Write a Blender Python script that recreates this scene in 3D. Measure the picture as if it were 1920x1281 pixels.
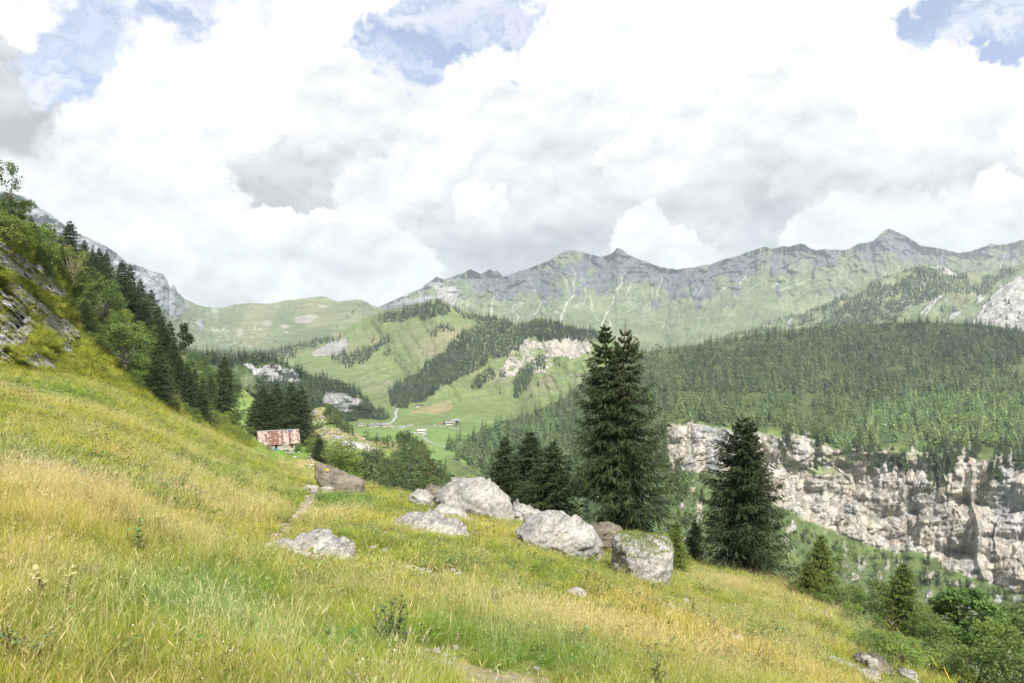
import bpy, math, random
import numpy as np
R = math.radians
random.seed(7)
rng = np.random.default_rng(7)
sc = bpy.context.scene
for _o in list(bpy.data.objects): bpy.data.objects.remove(_o)
COL = sc.collection
# ------------------------------------------------------------------ camera, exposure
F, CX, CY = 1280.0, 960.0, 640.5          # a 24 mm lens, horizon in the middle of the frame
cam = bpy.data.objects.new('camera', bpy.data.cameras.new('camera'))
COL.objects.link(cam); cam.location = (0, 0, 0); cam.rotation_euler = (R(90), 0, 0)
cam.data.lens = 24; cam.data.sensor_width = 36; cam.data.clip_start = 0.05; cam.data.clip_end = 40000
sc.camera = cam
sc.view_settings.view_transform = 'Standard'; sc.view_settings.look = 'None'
sc.view_settings.gamma = 1; sc.view_settings.exposure = 1.0
sc.cycles.max_bounces = 5; sc.cycles.diffuse_bounces = 3; sc.cycles.glossy_bounces = 2
sc.cycles.transmission_bounces = 3; sc.cycles.volume_bounces = 1; sc.cycles.transparent_max_bounces = 6
sc.cycles.caustics_reflective = False; sc.cycles.caustics_refractive = False
SUN_EL, SUN_AZ = 47.0, 162.0                # azimuth clockwise from +Y: behind the camera
sd = (math.sin(R(SUN_AZ))*math.cos(R(SUN_EL)), math.cos(R(SUN_AZ))*math.cos(R(SUN_EL)), math.sin(R(SUN_EL)))
sun = bpy.data.objects.new('sun', bpy.data.lights.new('sun', 'SUN')); COL.objects.link(sun)
sun.data.energy = 4.2; sun.data.angle = R(0.6); sun.data.color = (1.0, 0.955, 0.88)
from mathutils import Vector
sun.rotation_euler = Vector(sd).to_track_quat('Z', 'Y').to_euler(); sun.location = (0, 0, 300)

class NT:                                    # small helper for node graphs
    def __init__(s, nt): s.t = nt; nt.nodes.clear()
    def n(s, ty, **kw):
        x = s.t.nodes.new(ty)
        for k, v in kw.items():
            if k.startswith('i_'):
                k = k[2:]; x.inputs[int(k) if k.isdigit() else k.replace('_', ' ')].default_value = v
            else: setattr(x, k, v)
        return x
    def l(s, a, b): s.t.links.new(a, b)
    def put(s, v, sock):
        if isinstance(v, bpy.types.NodeSocket): s.l(v, sock)
        elif v is not None: sock.default_value = v
    def m(s, op, a, b=None, c=None, clamp=False):
        x = s.n('ShaderNodeMath', operation=op, use_clamp=clamp)
        for i, v in enumerate((a, b, c)):
            if v is not None: s.put(v, x.inputs[i])
        return x.outputs[0]
    def vm(s, op, a, b=None, out=0):
        x = s.n('ShaderNodeVectorMath', operation=op)
        s.put(a, x.inputs[0])
        if b is not None: s.put(b, x.inputs[1])
        return x.outputs[out]
    def noise(s, vec, scale, det=5, rough=.55, dist=0., dim='3D', lac=2.0):
        x = s.n('ShaderNodeTexNoise', noise_dimensions=dim)
        s.l(vec, x.inputs['Vector']); x.inputs['Scale'].default_value = scale; x.inputs['Detail'].default_value = det
        x.inputs['Roughness'].default_value = rough; x.inputs['Distortion'].default_value = dist; x.inputs['Lacunarity'].default_value = lac
        return x.outputs[0]
    def rng(s, v, a, b, c=0., d=1., smooth=True):
        x = s.n('ShaderNodeMapRange', interpolation_type='SMOOTHSTEP' if smooth else 'LINEAR')
        s.l(v, x.inputs[0])
        for i, q in enumerate((a, b, c, d)): s.put(q, x.inputs[i+1])
        return x.outputs[0]
    def mix(s, f, a, b, mode='MIX'):
        x = s.n('ShaderNodeMix', data_type='RGBA', blend_type=mode)
        s.put(f, x.inputs[0])
        for v, k in ((a, 6), (b, 7)):
            if isinstance(v, tuple) and len(v) == 3: v = (*v, 1)
            s.put(v, x.inputs[k])
        return x.outputs[2]

# ------------------------------------------------------------------ sky: blue air and a deck of cumulus, by direction
world = bpy.data.worlds.new('World'); sc.world = world; world.use_nodes = True
def dirv(px, py):
    v = np.array([(px-CX), F, (CY-py)]); v /= np.linalg.norm(v); return tuple(v)
PUFFS = [(430,190,420,.57,.47),(1180,170,420,.57,.48),(1500,140,380,.57,.48),(1780,260,300,.57,.47),(960,200,170,.55,.47),(240,330,260,.55,.46),(560,250,230,.55,.45),(700,300,190,.50,.41),
         (1010,330,190,.49,.39),(880,350,150,.52,.42),(540,370,150,.44,.36),(660,250,90,.50,.43),(330,440,200,.53,.43),(780,440,170,.50,.40),(1330,260,170,.56,.44),(1180,330,110,.54,.42),(1620,300,200,.54,.41),(1440,350,220,.49,.385),
         (1260,400,190,.49,.39),(960,440,180,.46,.37),(1090,430,150,.45,.375),(1600,400,160,.46,.40),(1800,180,170,.57,.47),(1850,330,110,.46,.40),(1890,430,140,.52,.44),(470,460,110,.55,.43),(600,480,100,.55,.44),(620,520,80,.53,.45),(900,390,70,.53,.42),(1240,505,120,.505,.43),(400,530,140,.50,.42),(290,510,90,.54,.46),(1620,500,180,.50,.44),
         (30,200,150,.41,.345),(10,110,110,.42,.36),(-120,180,220,.44,.36),(700,560,160,.50,.45)]
def build_world():
    g = NT(world.node_tree)
    out = g.n('ShaderNodeOutputWorld'); bg = g.n('ShaderNodeBackground'); bg.inputs[1].default_value = 1
    g.l(bg.outputs[0], out.inputs[0])
    sky = g.n('ShaderNodeTexSky', sky_type='NISHITA', sun_disc=False)
    sky.sun_elevation = R(SUN_EL); sky.sun_rotation = R(SUN_AZ); sky.air_density = 1.0; sky.dust_density = 1.5; sky.altitude = 1500
    blue = g.mix(1.0, sky.outputs[0], (.062, .070, .088), 'MULTIPLY')
    d = g.n('ShaderNodeTexCoord').outputs['Generated']
    d = g.vm('NORMALIZE', d)
    # wispy warp of the direction so blob edges turn cauliflower-like
    w = g.n('ShaderNodeTexNoise', noise_dimensions='3D'); g.l(d, w.inputs['Vector'])
    w.inputs['Scale'].default_value = 8; w.inputs['Detail'].default_value = 9; w.inputs['Roughness'].default_value = .62
    dw = g.vm('ADD', d, g.vm('MULTIPLY', g.vm('SUBTRACT', w.outputs['Color'], (.5, .5, .5)), (.20, .20, .20)))
    st = g.vm('MULTIPLY', d, (1, 1, 1.5))
    n1 = g.noise(st, 3.2, 9, .56, .25)
    n1u = g.noise(g.vm('ADD', st, (-.012, 0, .045)), 3.2, 6, .54, .25)
    n2 = g.noise(st, 8.5, 8, .6, .15)
    n2u = g.noise(g.vm('ADD', st, (-.006, 0, .02)), 8.5, 5, .55, .15)
    def blobs(lst):
        acc = None
        for (px, py, r, wt) in lst:
            dist = g.vm('DISTANCE', dw, dirv(px, py), out=1)
            v = g.rng(dist, 0.0, r/F, wt, 0.0)
            acc = v if acc is None else g.m('ADD', acc, v)
        return acc
    holes = blobs([(850, 5, 130, .85), (780, 50, 95, .8), (720, 95, 85, .72), (785, 130, 80, .85), (860, 80, 90, .5), (930, 20, 80, .5), (975, 105, 62, .95),
                   (290, 20, 110, .60), (150, 60, 110, .48), (110, 150, 100, .55), (190, 185, 90, .5), (1915, 20, 115, .95), (1870, 60, 70, .6), (1745, 20, 70, .72),
                   (1565, 0, 60, .7), (900, -90, 200, .8), (400, -260, 400, .6), (1500, -500, 500, .7), (-600, -200, 500, .5),
                   (2500, -100, 500, .6)])
    cov = g.m('ADD', g.m('MULTIPLY', g.m('SUBTRACT', n1, .5), 1.2), g.m('MULTIPLY', g.m('SUBTRACT', n2, .5), .9))
    a = g.rng(g.m('SUBTRACT', g.m('ADD', cov, .645), holes), .02, .28)
    # cumulus heads, back to front: crisp bright upper rims, soft greyer undersides
    sep = g.n('ShaderNodeSeparateXYZ'); g.l(dw, sep.inputs[0]); dz = sep.outputs[2]
    br = g.m('ADD', .50, g.m('MULTIPLY', g.m('SUBTRACT', n1, .5), .16))
    for (px, py, r, top, bot) in PUFFS:
        c = dirv(px, py); rr = r/F*c[1]*c[1]
        dist = g.vm('DISTANCE', dw, c, out=1); u = g.m('MULTIPLY', g.m('SUBTRACT', dz, c[2]), 1/rr)
        wd = g.rng(u, .5, -.6, .10*rr, .75*rr)
        m = g.m('DIVIDE', g.m('SUBTRACT', rr, dist), wd, clamp=True); m = g.m('MULTIPLY', m, g.m('MULTIPLY', m, g.m('SUBTRACT', 3.0, g.m('MULTIPLY', m, 2.0))))
        sh = g.rng(u, -.55, .75, bot, top)
        br = g.m('ADD', g.m('MULTIPLY', br, g.m('SUBTRACT', 1.0, m)), g.m('MULTIPLY', sh, m))
    rel = g.m('ADD', g.m('MULTIPLY', g.m('SUBTRACT', n1, n1u), .40), g.m('MULTIPLY', g.m('SUBTRACT', n2, n2u), .34))
    br = g.m('SUBTRACT', g.m('ADD', .505, g.m('MULTIPLY', g.m('SUBTRACT', br, .50), 1.55)), g.m('MULTIPLY', rel, 1.35))
    br = g.m('MINIMUM', g.m('MAXIMUM', br, .27), .58)
    mr = g.rng(br, .31, .49)
    cc = g.mix(mr, (.955, .95, 1.0), (1.0, 1.0, 1.0))
    sclc = g.n('ShaderNodeVectorMath', operation='SCALE'); g.l(cc, sclc.inputs[0]); g.l(br, sclc.inputs['Scale'])
    # thin veil always on the blue
    ci = g.rng(g.noise(g.vm('MULTIPLY', dw, (1, 1, 3)), 6, 8, .6, .8), .40, .66, .36, .95)
    bl = g.mix(ci, blue, (.455, .475, .52))
    col = g.mix(a, bl, sclc.outputs[0])
    g.l(col, bg.inputs[0])
build_world()

# ------------------------------------------------------------------ numeric helpers
def _h(ix, iy, iz, seed):
    h = (ix.astype(np.int64)*374761393 + iy.astype(np.int64)*668265263 + iz.astype(np.int64)*2147483647 + seed*1274126177) & 0xffffffff
    h = ((h ^ (h >> 13))*1274126177) & 0xffffffff
    h = ((h ^ (h >> 16))*2246822519) & 0xffffffff
    return ((h ^ (h >> 15)) & 0xffffff)/float(0xffffff)
def vn(x, y, z=0., seed=0):
    x, y, z = np.broadcast_arrays(np.asarray(x, float), np.asarray(y, float), np.asarray(z, float))
    ix, iy, iz = np.floor(x), np.floor(y), np.floor(z); fx, fy, fz = x-ix, y-iy, z-iz
    u, v, w = fx*fx*fx*(fx*(fx*6-15)+10), fy*fy*fy*(fy*(fy*6-15)+10), fz*fz*fz*(fz*(fz*6-15)+10)
    def c(a, b, e): return _h(ix+a, iy+b, iz+e, seed)
    x00 = c(0,0,0)*(1-u)+c(1,0,0)*u; x10 = c(0,1,0)*(1-u)+c(1,1,0)*u
    if np.all(fz == 0): return (x00*(1-v)+x10*v)*2-1
    x01 = c(0,0,1)*(1-u)+c(1,0,1)*u; x11 = c(0,1,1)*(1-u)+c(1,1,1)*u
    return ((x00*(1-v)+x10*v)*(1-w)+(x01*(1-v)+x11*v)*w)*2-1
def fbm(x, y, z=0., oct=5, seed=0, gain=.5, ridged=False):
    s = 0; a = 1.; t = 0; f = 1.
    for i in range(oct):
        n = vn(x*f+i*13.7, y*f-i*7.3, (np.asarray(z)*f), seed+i)
        if ridged: n = 1-2*np.abs(n)
        s = s + a*n; t += a; a *= gain; f *= 2.03
    return s/t
def facet(x, y, z=None, seed=0, tilt=1.2):
    """broken rock: every cell is a flat face with its own height and tilt"""
    ix, iy = np.floor(x), np.floor(y); three = z is not None; iz = np.floor(z) if three else ix*0
    best = np.full(np.shape(x), 9e9); out = np.zeros(np.shape(x))
    for a in (-1, 0, 1):
        for b in (-1, 0, 1):
            for c in ((-1, 0, 1) if three else (0,)):
                jx, jy, jz = ix+a, iy+b, iz+c; px = jx+_h(jx, jy, jz, seed); py = jy+_h(jx, jy, jz, seed+1); dx, dy = x-px, y-py; d = dx*dx+dy*dy; h = (_h(jx, jy, jz, seed+2)-.5)*2 + tilt*(dx*(_h(jx, jy, jz, seed+3)-.5)+dy*(_h(jx, jy, jz, seed+4)-.5))*2
                if three: pz = jz+_h(jx, jy, jz, seed+5); dz = z-pz; d = d+dz*dz; h = h+tilt*2*dz*(_h(jx, jy, jz, seed+6)-.5)
                m = d < best; best = np.where(m, d, best); out = np.where(m, h, out)
    return out
def interp(pts, x):
    p = np.array(pts, float); return np.interp(x, p[:,0], p[:,1])
def inpoly(x, y, poly):
    r = np.zeros(np.shape(x), bool); n = len(poly)
    for i in range(n):
        x1, y1 = poly[i]; x2, y2 = poly[(i+1) % n]
        if y1 == y2: continue
        c = ((y1 > y) != (y2 > y)) & (x < (x2-x1)*(y-y1)/(y2-y1)+x1)
        r ^= c
    return r
def ragged(X, Y, poly, amp=8, sc_=18, seed=3):
    dx = fbm(X/sc_, Y/sc_, 0, 3, seed)*amp; dy = fbm(X/sc_+50, Y/sc_+50, 0, 3, seed+9)*amp
    return inpoly(X+dx, Y+dy, poly).astype(float)
def sst(a, b, x): t = np.clip((x-a)/(b-a), 0, 1); return t*t*(3-2*t)
def mixc(c, col, m): return c*(1-m[..., None]) + np.array(col, float)*m[..., None]
def gs(X, Y, cx, cy, rx, ry): return np.exp(-((X-cx)/rx)**2-((Y-cy)/ry)**2)

# ------------------------------------------------------------------ objects
def tag(o, label=None, cat=None, group=None, kind=None):
    if label: o['label'] = label
    if cat: o['category'] = cat
    if group: o['group'] = group
    if kind: o['kind'] = kind
    return o
def mesh_np(name, V, quads=None, tris=None, cols=None, smooth=True):
    V = np.asarray(V, np.float32); me = bpy.data.meshes.new(name)
    me.vertices.add(len(V)); me.vertices.foreach_set('co', V.ravel())
    parts = []; nq = 0 if quads is None else len(quads); nt_ = 0 if tris is None else len(tris)
    if nq: parts.append(np.asarray(quads, np.int32).ravel())
    if nt_: parts.append(np.asarray(tris, np.int32).ravel())
    if nq+nt_:
        li = np.concatenate(parts); me.loops.add(len(li)); me.loops.foreach_set('vertex_index', li)
        me.polygons.add(nq+nt_)
        st = np.concatenate([np.arange(nq)*4, nq*4+np.arange(nt_)*3]).astype(np.int32)
        me.polygons.foreach_set('loop_start', st)
        me.update(calc_edges=True)
        me.polygons.foreach_set('use_smooth', np.full(nq+nt_, smooth, bool))
    if cols is not None:
        a = me.attributes.new('Col', 'FLOAT_COLOR', 'POINT')
        c = np.ones((len(V), 4), np.float32); c[:, :3] = cols; a.data.foreach_set('color', c.ravel())
    me.validate(); me.update(); return me
def link(name, me, mat=None, parent=None, loc=None):
    o = bpy.data.objects.new(name, me); COL.objects.link(o)
    if mat and me is not None and not me.materials: me.materials.append(mat)
    if parent: o.parent = parent
    if loc is not None: o.location = loc
    return o
def empty(name, loc, label, cat, group=None, rz=0):
    o = bpy.data.objects.new(name, None); COL.objects.link(o); o.location = loc; o.rotation_euler = (0, 0, rz); o.empty_display_size = .3
    return tag(o, label, cat, group)
class G:                                     # geometry collector: verts, quads, tris, colours
    def __init__(s): s.v = []; s.q = []; s.t = []; s.c = []; s.n = 0
    def add(s, V, quads=None, tris=None, col=(.5, .5, .5)):
        V = np.asarray(V, float).reshape(-1, 3)
        C = np.broadcast_to(np.asarray(col, float), (len(V), 3))
        s.v.append(V); s.c.append(C)
        if quads is not None and len(quads): s.q.append(np.asarray(quads)+s.n)
        if tris is not None and len(tris): s.t.append(np.asarray(tris)+s.n)
        s.n += len(V)
    def arr(s):
        return (np.concatenate(s.v), np.concatenate(s.q) if s.q else None, np.concatenate(s.t) if s.t else None, np.concatenate(s.c))
    def mesh(s, name, smooth=False):
        V, q, t, c = s.arr(); return mesh_np(name, V, q, t, c, smooth)
    def box(s, c, d, col=(.5,.5,.5), rz=0, M=None):
        cx, cy, cz = c; a, b, h = d[0]/2, d[1]/2, d[2]/2
        V = np.array([(x, y, z) for z in (-h, h) for (x, y) in ((-a,-b),(a,-b),(a,b),(-a,b))])
        cs, sn = math.cos(rz), math.sin(rz)
        V = np.stack([V[:,0]*cs-V[:,1]*sn+cx, V[:,0]*sn+V[:,1]*cs+cy, V[:,2]+cz], 1)
        s.add(V, [(0,3,2,1),(4,5,6,7),(0,1,5,4),(1,2,6,5),(2,3,7,6),(3,0,4,7)], col=col)
    def tube(s, pts, rad, col=(.2,.15,.1), seg=7):
        pts = np.asarray(pts, float); n = len(pts); rad = np.broadcast_to(rad, n)
        d = np.gradient(pts, axis=0); d /= np.linalg.norm(d, axis=1)[:, None]+1e-9
        ref = np.where(np.abs(d[:, 2:3]) > .8, np.array([[1., 0, 0]]), np.array([[0, 0, 1.]]))
        u = np.cross(d, ref); u /= np.linalg.norm(u, axis=1)[:, None]+1e-9; w = np.cross(d, u)
        an = np.arange(seg)/seg*2*np.pi
        V = pts[:, None, :] + rad[:, None, None]*(u[:, None, :]*np.cos(an)[None, :, None] + w[:, None, :]*np.sin(an)[None, :, None])
        q = [(i*seg+j, i*seg+(j+1) % seg, (i+1)*seg+(j+1) % seg, (i+1)*seg+j) for i in range(n-1) for j in range(seg)]
        s.add(V.reshape(-1, 3), q, col=col)
    def kites(s, P0, D, W, col, bend=None):
        """many thin leaf quads: base P0, vector D to the tip, half-width vector W"""
        n = len(P0); Mid = P0 + D*.45
        if bend is not None: Mid = Mid + bend
        V = np.stack([P0, Mid+W, P0+D, Mid-W], 1).reshape(-1, 3)
        i = np.arange(n)[:, None]*4 + np.arange(4)[None, :]
        C = np.broadcast_to(np.asarray(col, float), (n, 3)) if np.ndim(col) < 3 else col
        s.add(V, i, col=np.repeat(C, 4, 0) if np.ndim(C) == 2 else C.reshape(-1, 3))

# ------------------------------------------------------------------ materials
def new_mat(name):
    m = bpy.data.materials.new(name); m.use_nodes = True; return m, NT(m.node_tree)
def finish(g, col, rough=.9, spec=.2, bump=None, bstr=.5, bdist=1., transl=0.):
    out = g.n('ShaderNodeOutputMaterial'); b = g.n('ShaderNodeBsdfPrincipled')
    b.inputs['Roughness'].default_value = rough; b.inputs['Specular IOR Level'].default_value = spec
    g.put(col, b.inputs['Base Color'])
    if bump is not None:
        bp = g.n('ShaderNodeBump'); bp.inputs['Strength'].default_value = bstr; bp.inputs['Distance'].default_value = bdist
        g.l(bump, bp.inputs['Height']); g.l(bp.outputs[0], b.inputs['Normal'])
    if transl > 0:
        tr = g.n('ShaderNodeBsdfTranslucent'); g.put(col, tr.inputs[0]); mx = g.n('ShaderNodeMixShader'); mx.inputs[0].default_value = transl
        g.l(b.outputs[0], mx.inputs[1]); g.l(tr.outputs[0], mx.inputs[2]); g.l(mx.outputs[0], out.inputs[0])
    else: g.l(b.outputs[0], out.inputs[0])
def att(g, name, ty='GEOMETRY'):
    a = g.n('ShaderNodeAttribute', attribute_name=name, attribute_type=ty); return a
def mat_terrain(name, s, bdist, var=.35, rocky=1.0):
    """colour attribute broken up by noise of feature size s metres; alpha-free mask attribute 'Rock' drives cracks"""
    m, g = new_mat(name); c = att(g, 'Col').outputs['Color']; rk = att(g, 'Rock').outputs['Fac']
    p = g.n('ShaderNodeTexCoord').outputs['Object']
    n1 = g.noise(p, 1/s, 8, .62); n2 = g.noise(p, .21/s, 5, .6)
    k = g.m('ADD', g.m('MULTIPLY', g.m('SUBTRACT', n1, .5), 1.6), g.m('MULTIPLY', g.m('SUBTRACT', n2, .5), 1.2))
    c1 = g.mix(1., c, g.mix(g.m('ADD', g.m('MULTIPLY', k, 1.2), .5, clamp=True), (1-var,)*3, (1+var,)*3), 'MULTIPLY')
    # rock: sharp darker fissures and pale faces
    ps = g.vm('MULTIPLY', p, (1, 1, .45))
    r1 = g.noise(ps, .55/s, 10, .70, .12); ridge = g.m('ABSOLUTE', g.m('SUBTRACT', r1, .5))
    crack = g.rng(ridge, 0.0, .045, .42, 1.0)
    r2 = g.noise(g.vm('MULTIPLY', p, (1, 1, .6)), .30/s, 8, .68, .15)
    tone = g.mix(g.rng(r2, .32, .68), (.84, .86, .90), (1.10, 1.07, 1.02))
    cr = g.mix(1., g.mix(1., c, tone, 'MULTIPLY'), g.mix(crack, (.45, .45, .47), (1.05, 1.05, 1.05)), 'MULTIPLY')
    col = g.mix(g.m('MULTIPLY', rk, rocky, clamp=True), c1, cr)
    h = g.m('ADD', n1, g.m('MULTIPLY', g.m('MULTIPLY', rk, g.m('ADD', r1, g.m('MULTIPLY', crack, .25))), 2.0))
    finish(g, col, .95, .1, h, .9, bdist)
    return m
def mat_leaf(name, inst=False, transl=.3, rough=.6, var=.25, spec=.25):
    m, g = new_mat(name); c = att(g, 'Col').outputs['Color']
    if inst: c = g.mix(1., c, att(g, 'tcol', 'INSTANCER').outputs['Vector'], 'MULTIPLY')
    else:
        r = g.n('ShaderNodeObjectInfo').outputs['Random']
        c = g.mix(1., c, g.mix(r, (1-var, 1-var, 1-var*.6), (1+var, 1+var*.9, 1+var*.2)), 'MULTIPLY')
    finish(g, c, rough, spec, transl=transl); return m
def mat_attr(name, s=.3, var=.3, bump=.4, bdist=.02, rough=.85, spec=.2):
    m, g = new_mat(name); c = att(g, 'Col').outputs['Color']; p = g.n('ShaderNodeTexCoord').outputs['Object']
    n = g.noise(p, 1/s, 8, .65)
    c = g.mix(1., c, g.mix(g.rng(n, .25, .75), (1-var,)*3, (1+var,)*3), 'MULTIPLY')
    finish(g, c, rough, spec, n, bump, bdist); return m

# ------------------------------------------------------------------ terrain layers
def PXP(px, py, d): return np.stack([(np.asarray(px)-CX)/F*d, np.asarray(d)*np.ones_like(px, dtype=float), (CY-np.asarray(py))/F*d], -1)
class Layer:
    """a hillside: curves bottom..ridge (each a line of (px, py) bearings with its distance), then its far side"""
    def __init__(s, name, x0, x1, nx, curves, segs, mat, disp, colf, jag=(0, 20), back=(1.35, .10), seed=1, label=None):
        X = np.linspace(x0, x1, nx); K = len(curves)
        py = np.array([interp(c[0], X) for c in curves]); dd = np.array([interp(c[1], X) if isinstance(c[1], list) else np.full(nx, float(c[1])) for c in curves])
        sm = lambda a, k: np.convolve(np.pad(a, k, mode='edge'), np.ones(2*k+1)/(2*k+1), 'valid')
        dd = np.array([sm(r, max(1, nx//60)) for r in dd])
        py[-1] += jag[0]*fbm(X/jag[1], X*0, 0, 4, seed+77)
        rows_p, rows_d = [], []
        for k in range(K-1):
            for t in np.arange(segs[k])/segs[k]:
                rows_p.append(py[k]*(1-t)+py[k+1]*t); rows_d.append(dd[k]*(1-t)+dd[k+1]*t)
        rows_p.append(py[-1]); rows_d.append(dd[-1])
        Pp = np.array(rows_p).T; Dd = np.array(rows_d).T           # nx, nv
        XX = np.repeat(X[:, None], Pp.shape[1], 1)
        D = Dd*(1+disp(XX, Pp))
        c, rock = colf(XX, Pp)
        V = PXP(XX, Pp, D)
        s.X, s.Pp, s.D = X, Pp, D
        # the far side falls away behind the ridge
        last = V[:, -1]; nb = 6; B = []
        for i in range(1, nb+1):
            t = i/nb; q = last.copy(); q[:, :2] *= (1+(back[0]-1)*t)
            q[:, 2] = last[:, 2] - last[:, 1]*back[1]*(t**1.3)*3 - 2*t
            B.append(q)
        V = np.concatenate([V, np.stack(B, 1)], 1); nv = V.shape[1]
        c = np.concatenate([c, np.repeat(c[:, -1:], nb, 1)], 1); rock = np.concatenate([rock, np.repeat(rock[:, -1:], nb, 1)], 1)
        i = np.arange(nx-1)[:, None]*nv + np.arange(nv-1)[None, :]
        q = np.stack([i, i+nv, i+nv+1, i+1], -1).reshape(-1, 4)
        me = mesh_np(name, V.reshape(-1, 3), q, cols=c.reshape(-1, 3))
        a = me.attributes.new('Rock', 'FLOAT', 'POINT'); a.data.foreach_set('value', rock.reshape(-1).astype(np.float32))
        s.o = tag(link(name, me, mat), label, None, None, 'structure')
    def at(s, px, py):
        """3-D points of the surface on the given bearings"""
        px, py = np.atleast_1d(px).astype(float), np.atleast_1d(py).astype(float)
        ii = np.clip(np.round(np.interp(px, s.X, np.arange(len(s.X)))).astype(int), 0, len(s.X)-1)
        out = np.empty((len(px), 3))
        for k, (i, y) in enumerate(zip(ii, py)):
            p = s.Pp[i][::-1]; d = s.D[i][::-1]
            yy = min(max(y, p[0]), p[-1]); dd = np.interp(yy, p, d); out[k] = ((px[k]-CX)/F*dd, dd, (CY-yy)/F*dd)
        return out
def grid_in(poly, sp, jit=.9, seed=0, rag=0):
    """bearings spread through a polygon, about sp apart"""
    r = np.random.default_rng(seed); p = np.array(poly, float); x0, y0 = p.min(0); x1, y1 = p.max(0)
    spx, spy = sp if isinstance(sp, tuple) else (sp, sp)
    X, Y = np.meshgrid(np.arange(x0, x1, spx), np.arange(y0, y1, spy)); Y = Y.copy(); X = X.astype(float); X[::2] += spx/2
    X = (X + r.uniform(-jit/2, jit/2, X.shape)*spx).ravel(); Y = (Y + r.uniform(-jit/2, jit/2, Y.shape)*spy).ravel()
    m = (ragged(X, Y, poly, rag, 25, seed) > .5) if rag else inpoly(X, Y, poly)
    return X[m], Y[m]
# ================================================================== TERRAIN (far to near)
MT_FAR = mat_terrain('alpine_slope_far', 34, 11, .46)
MT_MID = mat_terrain('alpine_slope_mid', 22, 3, .30)
MT_CLIFF = mat_terrain('limestone_slope', 9, 2.2, .30)
MT_NEAR = mat_terrain('near_slope', 1.6, .35, .40)
GF, DRY, VG, RK, SCREE = (.112,.136,.070), (.165,.165,.090), (.115,.160,.058), (.115,.12,.132), (.42,.41,.38)

# -- the far ridge
SKY_R = [(560,640),(640,606),(700,580),(715,573),(740,562),(775,546),(790,540),(805,528),(818,519),(830,523),(842,522),(858,514),(868,512),(882,505),(893,510),(902,514),(917,505),(925,508),(932,507),(943,519),(955,516),(975,508),(1000,500),(1030,488),(1045,478),(1058,471),(1068,469),(1082,470),(1095,474),(1110,478),(1128,481),(1145,477),(1152,471),(1157,465),(1165,467),(1180,478),(1200,487),(1220,494),(1240,501),(1270,506),(1300,501),(1335,495),(1352,488),(1375,482),(1385,480),(1400,472),(1425,465),(1435,462),(1450,466),(1465,462),(1480,462),(1500,457),(1510,459),(1518,465),(1530,470),(1545,467),(1565,468),(1585,469),(1592,467),(1605,459),(1620,455),(1638,451),(1650,440),(1660,431),(1667,429),(1680,434),(1695,441),(1710,450),(1725,460),(1750,464),(1775,469),(1790,472),(1800,474),(1820,471),(1845,463),(1860,457),(1872,460),(1890,458),(1905,453),(1918,450),(1990,440),(2200,430)]
def disp_ridge(X, Y):
    t = np.clip((Y - np.interp(X, [p[0] for p in SKY_R], [p[1] for p in SKY_R]))/110, 0, 1)   # 0 at crest
    wx = X + 24*fbm(X/70, Y/38, 0, 4, 5) + (Y-500)*.35*np.sin(X/95)
    gul = fbm(wx/30, Y/110, 0, 5, 11, .6, True)
    big = fbm(X/120, Y/300, 0, 3, 12, .5, True)
    fc = .007*facet(wx/22, Y/16, None, 31)+.004*facet(wx/8, Y/7, None, 35)
    return (fc*(1-t)+.030*gul*(1-.7*t) + .05*big*(1-.4*t) + .006*fbm(X/9, Y/9, 0, 4, 13))*sst(0, .12, t+.03)
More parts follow.
